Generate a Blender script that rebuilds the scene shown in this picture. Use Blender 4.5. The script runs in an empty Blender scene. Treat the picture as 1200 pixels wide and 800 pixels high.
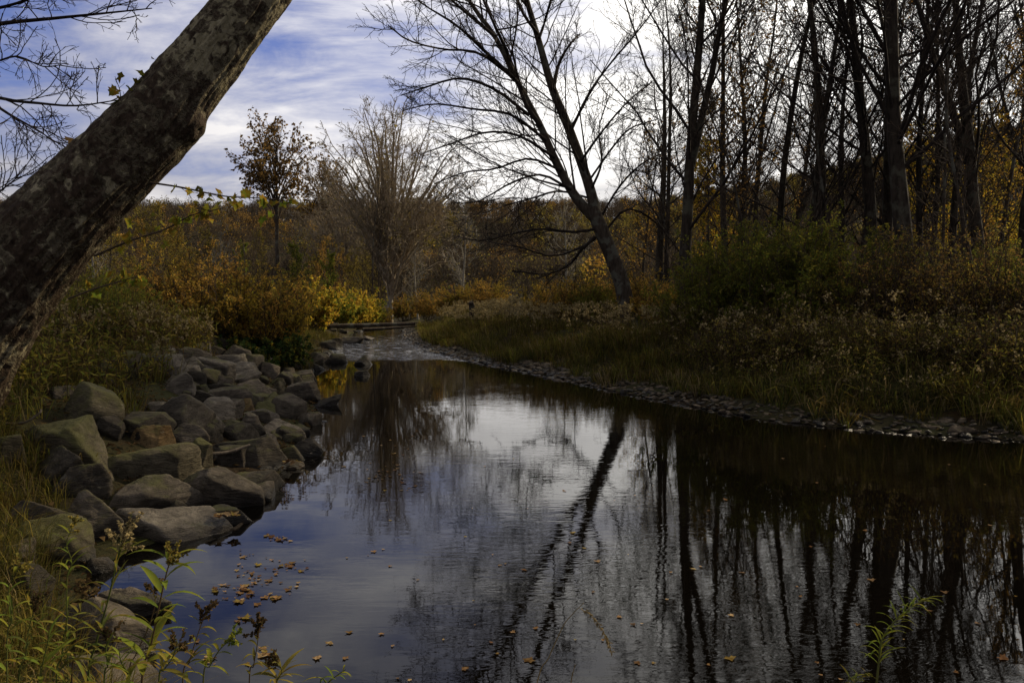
import bpy, bmesh, math, random
import numpy as np
from math import radians, pi, sin, cos

# ------------------------------------------------------------------ camera
S = bpy.context.scene
COL = S.collection
F, CAMZ, PITCH = 930.0, 2.2, math.atan(55 / 930.0)
cd = bpy.data.cameras.new('camera'); cam = bpy.data.objects.new('camera', cd); COL.objects.link(cam)
cam.location = (0, 0, CAMZ); cam.rotation_euler = (pi / 2 - PITCH, 0, 0)
cd.sensor_width = 36; cd.lens = 36 * F / 1200; cd.clip_start = 0.05; cd.clip_end = 4000
S.camera = cam

# ------------------------------------------------------------------ world, sun, exposure
SUN_AZ, SUN_EL = radians(52), radians(31)          # to the right of straight ahead, through thin cloud
SKY_STRENGTH, SUN_STRENGTH, EXPOSURE = 0.10, 5.0, 0.08
S.view_settings.view_transform = 'Standard'; S.view_settings.look = 'None'
S.view_settings.exposure = EXPOSURE; S.view_settings.gamma = 1.0; S.view_settings.use_curve_mapping = False
S.cycles.max_bounces = 6; S.cycles.diffuse_bounces = 2; S.cycles.glossy_bounces = 3
S.cycles.transmission_bounces = 3; S.cycles.transparent_max_bounces = 6
S.cycles.use_denoising = True
S.cycles.caustics_reflective = False; S.cycles.caustics_refractive = False


class NT:
    """small helper to write node trees"""
    def __init__(s, nt):
        s.t = nt
        nt.nodes.clear()

    def n(s, typ, ins=None, **kw):
        nd = s.t.nodes.new(typ)
        for k, v in kw.items():
            setattr(nd, k, v)
        for k, v in (ins or {}).items():
            sk = nd.inputs[k]
            if isinstance(v, bpy.types.NodeSocket):
                s.t.links.new(v, sk)
            else:
                sk.default_value = v
        return nd

    def math(s, op, a, b=0.0, clamp=False):
        nd = s.n('ShaderNodeMath', {0: a, 1: b}, operation=op, use_clamp=clamp)
        return nd.outputs[0]

    def ramp(s, fac, stops, interp='LINEAR'):
        nd = s.n('ShaderNodeValToRGB', {0: fac})
        cr = nd.color_ramp; cr.interpolation = interp
        while len(cr.elements) < len(stops):
            cr.elements.new(0.5)
        for e, (p, c) in zip(cr.elements, stops):
            e.position = p
            e.color = (c, c, c, 1) if isinstance(c, (int, float)) else (*c, 1)
        return nd.outputs[0]

    def noise(s, vec, scale, detail=4, rough=0.55, dist=0.0):
        nd = s.n('ShaderNodeTexNoise', {'Scale': scale, 'Detail': detail, 'Roughness': rough, 'Distortion': dist})
        if vec is not None:
            s.t.links.new(vec, nd.inputs['Vector'])
        return nd.outputs[0]

    def mix(s, fac, a, b, blend='MIX'):
        nd = s.n('ShaderNodeMix', data_type='RGBA', blend_type=blend)
        for k, v in ((0, fac), (6, a), (7, b)):
            if isinstance(v, bpy.types.NodeSocket):
                s.t.links.new(v, nd.inputs[k])
            else:
                nd.inputs[k].default_value = v if isinstance(v, (int, float)) else ((*v, 1) if len(v) == 3 else v)
        return nd.outputs[2]

    def mapping(s, vec, scale=(1, 1, 1), rot=(0, 0, 0), loc=(0, 0, 0)):
        nd = s.n('ShaderNodeMapping', {'Scale': scale, 'Rotation': rot, 'Location': loc})
        s.t.links.new(vec, nd.inputs['Vector'])
        return nd.outputs[0]


def build_world():
    w = bpy.data.worlds.new('World'); S.world = w; w.use_nodes = True
    q = NT(w.node_tree)
    sky = q.n('ShaderNodeTexSky', sky_type='NISHITA', sun_disc=False, sun_elevation=SUN_EL, sun_rotation=SUN_AZ,
              air_density=1.3, dust_density=0.6, ozone_density=2.5)
    tc = q.n('ShaderNodeTexCoord').outputs['Generated']
    sep = q.n('ShaderNodeSeparateXYZ', {0: tc})
    zz = q.math('ADD', q.math('MAXIMUM', sep.outputs[2], 0.0), 0.16)
    px = q.math('DIVIDE', sep.outputs[0], zz); py = q.math('DIVIDE', sep.outputs[1], zz)
    pl = q.n('ShaderNodeCombineXYZ', {0: px, 1: py, 2: 0.0}).outputs[0]
    n1 = q.noise(q.mapping(pl, (0.8, 0.9, 1), (0, 0, 0.5), (3.1, 0.7, 0)), 1.0, 9, 0.58, 0.5)
    n2 = q.noise(q.mapping(pl, (1.3, 2.2, 1), (0, 0, 0.25), (0, 5.0, 0)), 1.3, 7, 0.6, 0.7)
    ga, ge = radians(30), radians(24)                # middle of the bright cloud bank
    sd = (sin(ga) * cos(ge), cos(ga) * cos(ge), sin(ge))
    dt = q.n('ShaderNodeVectorMath', {0: tc, 1: sd}, operation='DOT_PRODUCT').outputs['Value']
    near_sun = q.ramp(dt, [(0.50, 0.0), (0.86, 0.5), (0.96, 1.0)])
    den = q.math('ADD', q.math('MULTIPLY', n1, 0.62), q.math('MULTIPLY', n2, 0.38))
    den = q.math('ADD', den, q.math('MULTIPLY', near_sun, 0.22))
    # thicker veil towards the horizon
    hz = q.ramp(sep.outputs[2], [(0.0, 0.30), (0.10, 0.13), (0.20, 0.03), (0.33, 0.0), (0.45, 0.0), (0.62, 0.14)])
    den = q.math('SUBTRACT', q.math('ADD', den, hz), 0.055)
    shade = q.ramp(q.math('ADD', q.math('MULTIPLY', n1, 0.6), q.math('MULTIPLY', n2, 0.4)), [(0.36, 0.0), (0.60, 1.0)])
    # a clearer window high on the left of the view
    ba, be = radians(-14), radians(27)
    db = q.n('ShaderNodeVectorMath', {0: tc, 1: (sin(ba) * cos(be), cos(ba) * cos(be), sin(be))}, operation='DOT_PRODUCT').outputs['Value']
    den = q.math('SUBTRACT', den, q.ramp(db, [(0.88, 0.0), (0.955, 0.045), (1.0, 0.070)]))
    mask = q.ramp(den, [(0.40, 0.0), (0.49, 0.55), (0.59, 1.0)])
    c_far = q.mix(shade, (3.0, 2.9, 3.2), (6.2, 6.0, 6.2))
    c_sun = q.mix(shade, (8.0, 7.8, 7.6), (19.0, 18.5, 17.6))
    cloud = q.mix(near_sun, c_far, c_sun)
    blue = q.mix(1.0, sky.outputs[0], (0.68, 0.62, 0.99), 'MULTIPLY')
    col = q.mix(mask, blue, cloud)
    bg = q.n('ShaderNodeBackground', {'Color': col, 'Strength': SKY_STRENGTH})
    out = q.n('ShaderNodeOutputWorld', {'Surface': bg.outputs[0]})


build_world()
sl = bpy.data.lights.new('sun', 'SUN'); sl.energy = SUN_STRENGTH; sl.angle = radians(1.5); sl.color = (1.0, 0.84, 0.60)
so = bpy.data.objects.new('sun', sl); COL.objects.link(so)
so.location = (40, 60, 50); so.rotation_euler = (pi / 2 - SUN_EL, 0, pi - SUN_AZ)

# ------------------------------------------------------------------ numeric helpers
def pix_ray(px, py):
    x = (px - 600) / F; y = (400 - py) / F
    return np.array([x, cos(PITCH) + y * sin(PITCH), -sin(PITCH) + y * cos(PITCH)])


def at_y(px, py, Y):
    d = pix_ray(px, py)
    return np.array([0, 0, CAMZ]) + d * (Y / d[1])


def vnoise(p):
    p = np.asarray(p, dtype=np.float64)
    i = np.floor(p).astype(np.int64); f = p - i; f = f * f * (3 - 2 * f)

    def h(a, b, c):
        n = (a * 374761393 + b * 668265263 + c * 2147483647 * 7 + 1274126177 * c) & 0xFFFFFFFF
        n = ((n ^ (n >> 13)) * 1274126177) & 0xFFFFFFFF
        n = n ^ (n >> 16)
        return (n & 0xFFFF) / 65535.0
    x, y, z = i[..., 0], i[..., 1], i[..., 2]
    fx, fy, fz = f[..., 0], f[..., 1], f[..., 2]
    def lx(b, c): return h(x, b, c) * (1 - fx) + h(x + 1, b, c) * fx
    def ly(c): return lx(y, c) * (1 - fy) + lx(y + 1, c) * fy
    return ly(z) * (1 - fz) + ly(z + 1) * fz


def fbm(p, oct=4, g=0.5):
    p = np.asarray(p, dtype=np.float64); a, s, o = 1.0, 0.0, 0.0
    for k in range(oct):
        s = s + a * (vnoise(p * 2 ** k + 17.3 * k) - 0.5); o += a; a *= g
    return s / o * 2


def fbm2(x, y, sc, oct=4, off=0.0):
    return fbm(np.stack([x * sc + off, y * sc - off, np.zeros_like(x) + off], -1), oct)


def sstep(a, b, x):
    t = np.clip((x - a) / (b - a), 0, 1)
    return t * t * (3 - 2 * t)


# ------------------------------------------------------------------ the creek and the ground
LEFT = [(60, -14), (30, -3), (18, 1.0), (10, 3.0), (5, 3.5), (1, 3.4), (-1.2, 3.6), (-2.0, 4.3), (-2.75, 5.2), (-3.35, 6.2), (-3.1, 7.3),
        (-2.75, 8.7), (-2.85, 9.8), (-3.2, 12.4), (-3.9, 15.7), (-5.2, 20), (-6.4, 25.6), (-7.1, 30.5), (-8.0, 37),
        (-9.3, 47), (-11, 58), (-16, 70), (-30, 78), (-70, 82)]
RIGHT = [(-70, 89), (-28, 86), (-13, 77), (-8.0, 60), (-6.6, 50), (-5.7, 43), (-4.7, 37), (-3.0, 30.5), (-1.1, 25.6),
         (0.93, 21.5), (2.8, 16.9), (4.4, 13.9), (5.5, 12.95), (7.5, 11.9), (12, 10.6), (22, 8), (60, -4)]
POLY = np.array(LEFT + RIGHT, dtype=float)
NL = len(LEFT)


def shore(x, y):
    """signed distance to the waterline (positive on land) and side (1 = right bank)"""
    x = np.asarray(x, float); y = np.asarray(y, float)
    best = np.full(x.shape, 1e9); side = np.zeros(x.shape); ins = np.zeros(x.shape, bool)
    n = len(POLY)
    for i in range(n):
        a = POLY[i]; b = POLY[(i + 1) % n]
        e = b - a
        t = np.clip(((x - a[0]) * e[0] + (y - a[1]) * e[1]) / (e @ e), 0, 1)
        d = np.hypot(x - a[0] - t * e[0], y - a[1] - t * e[1])
        if i != NL - 1 and i != n - 1:
            m = d < best
            side = np.where(m, 1.0 if i >= NL else 0.0, side)
            best = np.minimum(best, d)
        c = ((a[1] > y) != (b[1] > y))
        with np.errstate(divide='ignore', invalid='ignore'):
            xi = (b[0] - a[0]) * (y - a[1]) / (b[1] - a[1]) + a[0]
        ins ^= c & (x < xi)
    return np.where(ins, -best, best), side


def ground(x, y):
    x = np.asarray(x, float); y = np.asarray(y, float)
    s, side = shore(x, y)
    wob = fbm2(x, y, 0.35, 3, 3.0)
    s2 = s + wob * 0.25 * sstep(0.3, 1.5, np.abs(s))
    zr = 0.16 * sstep(-0.1, 1.0, s2) + 0.75 * sstep(0.7, 3.6, s2) + 0.55 * sstep(3, 14, s2)
    zl = 1.05 * sstep(-0.2, 3.4, s2) + 0.25 * sstep(3, 12, s2)
    near = sstep(5.5, 3.5, y) * sstep(-3.2, -1.6, x)          # the bank below the camera
    zl = zl * (1 - near) + near * np.minimum(0.75, 0.42 * np.maximum(s, 0))
    z = np.where(side > 0.5, zr, zl) + 0.07 * wob * sstep(0.5, 2, s)
    zw = -np.minimum(0.75, 0.30 * np.abs(s)) - 0.03
    z = np.where(s < 0, zw, z)
    r = np.hypot(x, y)
    H = 22 + 3 * fbm2(x, y, 0.010, 2, 9.0) + 24 * sstep(25, 170, x)
    z = z + np.where(y > 0, H * sstep(105, 250, y + 0.25 * np.abs(x)), 10 * sstep(120, 300, r))
    z = z + 0.5 * fbm2(x, y, 0.08, 3, 1.0) * sstep(14, 40, s)
    return z


def g1(x, y):
    return float(ground(np.array([x]), np.array([y]))[0])


def at_ground(px, py, zmin=0.0):
    d = pix_ray(px, py)
    t = np.concatenate([np.arange(1.5, 30, 0.03), np.arange(30, 160, 0.3)])
    P = np.array([0, 0, CAMZ])[None] + d[None] * t[:, None]
    z = np.maximum(ground(P[:, 0], P[:, 1]), zmin)
    k = np.argmax(P[:, 2] <= z)
    return P[k]


# ------------------------------------------------------------------ mesh building
class MB:
    def __init__(s):
        s.v = []; s.f = {}; s.n = 0

    def add(s, verts, faces, mat=0):
        verts = np.asarray(verts, dtype=np.float32).reshape(-1, 3)
        faces = np.asarray(faces, dtype=np.int64)
        s.v.append(verts)
        s.f.setdefault((faces.shape[1], mat), []).append(faces + s.n)
        s.n += len(verts)

    def tubes(s, P, R, sides=4, mat=0):
        P = np.asarray(P, float); R = np.asarray(R, float)
        N, K, _ = P.shape
        T = np.empty_like(P)
        T[:, 1:-1] = P[:, 2:] - P[:, :-2]; T[:, 0] = P[:, 1] - P[:, 0]; T[:, -1] = P[:, -1] - P[:, -2]
        T /= np.linalg.norm(T, axis=2, keepdims=True) + 1e-12
        ax = P[:, -1] - P[:, 0]; ax /= np.linalg.norm(ax, axis=1, keepdims=True) + 1e-12
        ref = np.where(np.abs(ax[:, 2:3]) > 0.75, np.array([[1.0, 0.13, 0]]), np.array([[0.05, 0.02, 1.0]]))
        u = np.cross(np.broadcast_to(ref[:, None], T.shape), T); u /= np.linalg.norm(u, axis=2, keepdims=True) + 1e-12
        w = np.cross(T, u)
        a = np.arange(sides) * 2 * pi / sides
        V = P[:, :, None] + R[:, :, None, None] * (np.cos(a)[None, None, :, None] * u[:, :, None] + np.sin(a)[None, None, :, None] * w[:, :, None])
        base = np.arange(N)[:, None, None] * (K * sides) + np.arange(K - 1)[None, :, None] * sides
        j = np.arange(sides)[None, None, :]; j2 = (j + 1) % sides
        q = np.stack([base + j, base + j2, base + sides + j2, base + sides + j], -1).reshape(-1, 4)
        s.add(V, q, mat)

    def leaves(s, p, d, up, L, W, mat=0, fold=0.25):
        """diamond leaves: base p, direction d, leaf normal up"""
        p = np.asarray(p, float); N = len(p)
        d = d / (np.linalg.norm(d, axis=1, keepdims=True) + 1e-9)
        b = np.cross(d, up); b /= np.linalg.norm(b, axis=1, keepdims=True) + 1e-9
        nn = np.cross(b, d)
        L = np.broadcast_to(np.asarray(L, float), (N,))[:, None]; W = np.broadcast_to(np.asarray(W, float), (N,))[:, None]
        V = np.stack([p, p + d * L * 0.45 + b * W * 0.5 + nn * W * fold, p + d * L - nn * L * 0.12, p + d * L * 0.45 - b * W * 0.5 + nn * W * fold], 1)
        i = np.arange(N)[:, None] * 4
        s.add(V, i + np.array([[0, 1, 2, 3]]), mat)

    def blades(s, p, d, L, W, bend, mat=0):
        """grass blades leaning along d (horizontal unit vectors)"""
        p = np.asarray(p, float); N = len(p)
        L = np.broadcast_to(np.asarray(L, float), (N,))[:, None]; W = np.broadcast_to(np.asarray(W, float), (N,))[:, None]
        bend = np.broadcast_to(np.asarray(bend, float), (N,))[:, None]
        side = np.stack([-d[:, 1], d[:, 0], np.zeros(N)], 1)
        z = np.array([[0, 0, 1.0]])
        m = p + z * L * 0.55 + d * L * bend * 0.28
        t = p + z * L * (0.98 - 0.35 * bend) + d * L * bend
        V = np.stack([p - side * W * .5, p + side * W * .5, m + side * W * .38, m - side * W * .38, t], 1)
        i = np.arange(N)[:, None] * 5
        s.add(V, i + np.array([[0, 1, 2, 3]]), mat)
        s.v.append(np.zeros((0, 3), np.float32))
        s.f.setdefault((3, mat), []).append(s.n - 5 * N + i + np.array([[3, 2, 4]]))

    def mesh(s, name, mats, smooth=True):
        me = bpy.data.meshes.new(name)
        V = np.concatenate(s.v) if s.v else np.zeros((0, 3), np.float32)
        me.vertices.add(len(V)); me.vertices.foreach_set('co', V.ravel())
        li, st, tot, mi = [], [], [], []
        o = 0
        for (k, m), fl in s.f.items():
            fa = np.concatenate(fl); li.append(fa.ravel())
            st.append(o + np.arange(len(fa)) * k); tot.append(np.full(len(fa), k)); mi.append(np.full(len(fa), m))
            o += fa.size
        li = np.concatenate(li); st = np.concatenate(st); mi = np.concatenate(mi)
        me.loops.add(len(li)); me.loops.foreach_set('vertex_index', li.astype(np.int32))
        me.polygons.add(len(st)); me.polygons.foreach_set('loop_start', st.astype(np.int32))
        me.polygons.foreach_set('material_index', mi.astype(np.int32))
        if smooth:
            me.polygons.foreach_set('use_smooth', np.ones(len(st), bool))
        for m in (mats if isinstance(mats, (list, tuple)) else [mats]):
            me.materials.append(m)
        me.update(calc_edges=True)
        return me


def obj(name, me, parent=None, loc=None):
    o = bpy.data.objects.new(name, me); COL.objects.link(o)
    if parent: o.parent = parent
    if loc is not None: o.location = loc
    return o


def tag(o, label, cat, group=None, kind=None):
    o['label'] = label; o['category'] = cat
    if group: o['group'] = group
    if kind: o['kind'] = kind
    return o


def thing(name, label, cat, loc=(0, 0, 0), rz=0.0, sc=1.0, group=None, tilt=(0, 0)):
    o = bpy.data.objects.new(name, None); COL.objects.link(o); o.empty_display_size = 0.3
    o.location = loc; o.rotation_euler = (tilt[0], tilt[1], rz); o.scale = (sc, sc, sc) if isinstance(sc, (int, float)) else sc
    return tag(o, label, cat, group)


def setting(o):
    o['kind'] = 'structure'
    return o


# ------------------------------------------------------------------ materials
def new_mat(name):
    m = bpy.data.materials.new(name); m.use_nodes = True
    return m, NT(m.node_tree)


def leaf_mat(name, cols, trans=0.35, patch=None):
    m, q = new_mat(name)
    rnd = q.math('FRACT', q.math('ADD', q.n('ShaderNodeNewGeometry').outputs['Random Per Island'], q.n('ShaderNodeObjectInfo').outputs['Random']))
    n = len(cols)
    c = q.ramp(rnd, [((i + 0.5) / n, k) for i, k in enumerate(cols)])
    if patch:
        pos = q.n('ShaderNodeNewGeometry').outputs['Position']
        c = q.mix(q.ramp(q.noise(pos, patch[1], 2), [(0.42, 0.0), (0.6, 1.0)]), c, q.mix(1.0, c, patch[0], 'MULTIPLY'))
    d = q.n('ShaderNodeBsdfDiffuse', {'Color': c}).outputs[0]
    t = q.n('ShaderNodeBsdfTranslucent', {'Color': c}).outputs[0]
    q.n('ShaderNodeOutputMaterial', {'Surface': q.n('ShaderNodeMixShader', {0: trans, 1: d, 2: t}).outputs[0]})
    return m


def bark_mat(name, c1, c2, scale=(14, 14, 3), bump=0.6, lichen=None):
    m, q = new_mat(name)
    co = q.n('ShaderNodeTexCoord').outputs['Object']
    v = q.mapping(co, scale)
    n = q.noise(v, 1.0, 6, 0.6, 0.3)
    c = q.ramp(n, [(0.3, c1), (0.7, c2)])
    if lichen:
        c = q.mix(q.ramp(q.noise(co, 2.2, 5, 0.6), [(0.52, 0.0), (0.60, 1.0)]), c, lichen)
    b = q.n('ShaderNodeBump', {'Strength': bump, 'Distance': 0.02, 'Height': n})
    p = q.n('ShaderNodeBsdfPrincipled', {'Base Color': c, 'Roughness': 0.9, 'Specular IOR Level': 0.08, 'Normal': b.outputs[0]})
    q.n('ShaderNodeOutputMaterial', {'Surface': p.outputs[0]})
    return m


def sycamore_mat():
    m, q = new_mat('sycamore_bark')
    co = q.n('ShaderNodeTexCoord').outputs['Object']
    z = q.n('ShaderNodeSeparateXYZ', {0: co}).outputs[2]
    w = q.n('ShaderNodeVectorMath', {0: co, 1: q.n('ShaderNodeTexNoise', {'Vector': co, 'Scale': 7.0, 'Detail': 3}).outputs[1]}, operation='ADD').outputs[0]
    patch = q.noise(q.mapping(w, (1, 1, 0.8), (0, 0.5, 0)), 5.2, 3, 0.5)
    up = q.ramp(z, [(0.0, 0.0), (1.0, 0.0)])
    zf = q.math('MULTIPLY', q.math('SUBTRACT', z, 2.35, True), 0.09, True)
    pf = q.math('ADD', patch, zf)
    fine = q.noise(q.mapping(co, (1, 1, 0.6)), 42, 5, 0.65)
    dark = q.ramp(fine, [(0.3, (0.014, 0.009, 0.006)), (0.7, (0.060, 0.042, 0.026))])
    lite = q.ramp(fine, [(0.25, (0.125, 0.105, 0.055)), (0.75, (0.26, 0.225, 0.14))])
    mid = q.ramp(fine, [(0.25, (0.045, 0.038, 0.022)), (0.75, (0.12, 0.095, 0.06))])
    c = q.mix(q.ramp(pf, [(0.47, 0.0), (0.50, 1.0)]), dark, mid)
    c = q.mix(q.ramp(pf, [(0.595, 0.0), (0.615, 1.0)]), c, lite)
    hgt = q.math('ADD', q.math('MULTIPLY', fine, 0.5), q.math('MULTIPLY', q.ramp(pf, [(0.5, 1.0), (0.53, 0.5), (0.61, 0.5), (0.63, 0.2)]), 0.6))
    b = q.n('ShaderNodeBump', {'Strength': 1.0, 'Distance': 0.035, 'Height': hgt})
    p = q.n('ShaderNodeBsdfPrincipled', {'Base Color': c, 'Roughness': 0.85, 'Specular IOR Level': 0.08, 'Normal': b.outputs[0]})
    q.n('ShaderNodeOutputMaterial', {'Surface': p.outputs[0]})
    return m


def rock_mat(name, a, b, moss=0.0, wetz=0.10):
    m, q = new_mat(name)
    co = q.n('ShaderNodeTexCoord').outputs['Object']
    geo = q.n('ShaderNodeNewGeometry')
    rnd = q.n('ShaderNodeObjectInfo').outputs['Random']
    off = q.n('ShaderNodeVectorMath', {0: co, 1: q.n('ShaderNodeCombineXYZ', {0: q.math('MULTIPLY', rnd, 40.0), 1: 0.0, 2: 0.0}).outputs[0]}, operation='ADD').outputs[0]
    n1 = q.noise(off, 3.0, 6, 0.62, 0.4)
    n2 = q.noise(q.mapping(off, (1, 1, 3.5), (0.25, 0.2, 0)), 7.0, 8, 0.68, 0.6)
    n3 = q.noise(off, 60.0, 4, 0.7)
    c = q.mix(q.ramp(n1, [(0.32, 0.0), (0.68, 1.0)]), a, b)
    c = q.mix(0.75, c, q.ramp(n2, [(0.3, 0.20), (0.7, 1.55)]), 'MULTIPLY')
    cr = q.n('ShaderNodeTexVoronoi', {'Vector': q.n('ShaderNodeVectorMath', {0: off, 1: q.n('ShaderNodeTexNoise', {'Vector': off, 'Scale': 4.0, 'Detail': 4}).outputs[1]}, operation='ADD').outputs[0], 'Scale': 2.2}, feature='DISTANCE_TO_EDGE').outputs['Distance']
    crk = q.ramp(cr, [(0.0, 0.35), (0.018, 1.0)])
    c = q.mix(q.ramp(n1, [(0.45, 0.0), (0.6, 0.8)]), c, q.mix(1.0, c, crk, 'MULTIPLY'))
    c = q.mix(0.35, c, q.ramp(n3, [(0.3, 0.5), (0.7, 1.4)]), 'MULTIPLY')
    nz = q.n('ShaderNodeSeparateXYZ', {0: geo.outputs['Normal']}).outputs[2]
    mm = q.math('ADD', q.math('MULTIPLY', nz, 0.35), q.noise(off, 2.4, 5, 0.65))
    lo = 0.92 - moss
    c = q.mix(q.ramp(mm, [(lo - 0.12, 0.0), (lo + 0.05, 0.75)]), c, (0.072, 0.070, 0.022))
    # lichen spots
    c = q.mix(q.ramp(q.noise(off, 9.0, 4, 0.6), [(0.66, 0.0), (0.70, 0.35)]), c, (0.16, 0.15, 0.11))
    # wet stone at the waterline
    pz = q.n('ShaderNodeSeparateXYZ', {0: geo.outputs['Position']}).outputs[2]
    wet = q.ramp(q.math('ADD', pz, q.math('MULTIPLY', n1, 0.10)), [(wetz, 1.0), (wetz + 0.10, 0.0)])
    c = q.mix(wet, c, q.mix(1.0, c, (0.35, 0.33, 0.30), 'MULTIPLY'))
    rough = q.math('SUBTRACT', 0.85, q.math('MULTIPLY', wet, 0.5))
    h = q.math('ADD', q.math('MULTIPLY', n2, 0.8), q.math('MULTIPLY', n3, 0.14))
    bm = q.n('ShaderNodeBump', {'Strength': 0.95, 'Distance': 0.06, 'Height': h})
    p = q.n('ShaderNodeBsdfPrincipled', {'Base Color': c, 'Roughness': rough, 'Specular IOR Level': q.math('ADD', 0.08, q.math('MULTIPLY', wet, 0.12)), 'Normal': bm.outputs[0]})
    q.n('ShaderNodeOutputMaterial', {'Surface': p.outputs[0]})
    return m


def ground_mat():
    m, q = new_mat('soil_and_litter')
    pos = q.n('ShaderNodeNewGeometry').outputs['Position']
    n1 = q.noise(pos, 0.5, 5, 0.6); n2 = q.noise(pos, 14, 6, 0.7); n3 = q.noise(pos, 2.2, 5, 0.6)
    c = q.ramp(n2, [(0.3, (0.010, 0.0075, 0.0045)), (0.55, (0.028, 0.019, 0.010)), (0.75, (0.060, 0.038, 0.018))])
    c = q.mix(q.ramp(n1, [(0.42, 0.0), (0.62, 0.8)]), c, q.mix(n2, (0.020, 0.024, 0.008), (0.055, 0.058, 0.020)))
    c = q.mix(q.ramp(n3, [(0.58, 0.0), (0.68, 0.6)]), c, (0.055, 0.034, 0.014))
    bm = q.n('ShaderNodeBump', {'Strength': 0.8, 'Distance': 0.06, 'Height': n2})
    p = q.n('ShaderNodeBsdfPrincipled', {'Base Color': c, 'Roughness': 0.95, 'Specular IOR Level': 0.06, 'Normal': bm.outputs[0]})
    q.n('ShaderNodeOutputMaterial', {'Surface': p.outputs[0]})
    return m


def water_mat():
    m, q = new_mat('creek_water')
    pos = q.n('ShaderNodeNewGeometry').outputs['Position']
    sp = q.n('ShaderNodeSeparateXYZ', {0: pos})
    x, y = sp.outputs[0], sp.outputs[1]
    big = q.noise(q.mapping(pos, (0.28, 0.20, 1)), 1.0, 3, 0.55, 0.6)
    calm = q.ramp(big, [(0.40, 0.06), (0.56, 1.0)])
    rightw = q.ramp(q.math('ADD', q.math('MULTIPLY', x, 0.10), 0.42), [(0.2, 0.30), (0.7, 1.0)])
    amp = q.math('MULTIPLY', calm, rightw)
    r1 = q.noise(q.mapping(pos, (2.6, 9.5, 1), (0, 0, 0.12)), 1.0, 3, 0.5, 0.7)
    r2 = q.noise(q.mapping(pos, (8, 22, 1), (0, 0, -0.15)), 1.0, 2, 0.5, 0.4)
    r0 = q.noise(q.mapping(pos, (0.9, 2.2, 1), (0, 0, 0.3)), 1.0, 2, 0.5, 0.3)
    h = q.math('ADD', q.math('MULTIPLY', r1, 0.0019), q.math('MULTIPLY', r2, 0.0006))
    h = q.math('ADD', q.math('MULTIPLY', h, amp), q.math('MULTIPLY', r0, 0.0010))
    # the riffle upstream
    yn = q.math('ADD', y, q.math('MULTIPLY', q.noise(q.mapping(pos, (0.5, 0.25, 1)), 1.0, 3), 5.0))
    rif = q.ramp(q.math('DIVIDE', yn, 100.0), [(0.288, 0.0), (0.302, 1.0), (0.40, 0.9), (0.47, 0.25)])
    f1 = q.noise(q.mapping(pos, (1.6, 3.2, 1)), 1.0, 6, 0.65, 0.8)
    h = q.math('ADD', h, q.math('MULTIPLY', q.math('MULTIPLY', f1, rif), 0.055))
    bm = q.n('ShaderNodeBump', {'Strength': 1.0, 'Distance': 1.0, 'Height': h})
    f2 = q.noise(q.mapping(pos, (2.4, 6.0, 1)), 1.0, 7, 0.7, 0.6)
    foam = q.math('MULTIPLY', rif, q.ramp(f2, [(0.54, 0.0), (0.64, 0.9)]))
    base = q.mix(q.noise(pos, 0.7, 4), (0.0010, 0.0008, 0.0005), (0.0024, 0.0018, 0.0010))
    base = q.mix(foam, base, (0.62, 0.64, 0.68))
    p = q.n('ShaderNodeBsdfPrincipled', {'Base Color': base, 'Roughness': q.math('ADD', 0.015, q.math('MULTIPLY', foam, 0.5)), 'IOR': 1.33, 'Normal': bm.outputs[0]})
    q.n('ShaderNodeOutputMaterial', {'Surface': p.outputs[0]})
    return m


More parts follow.
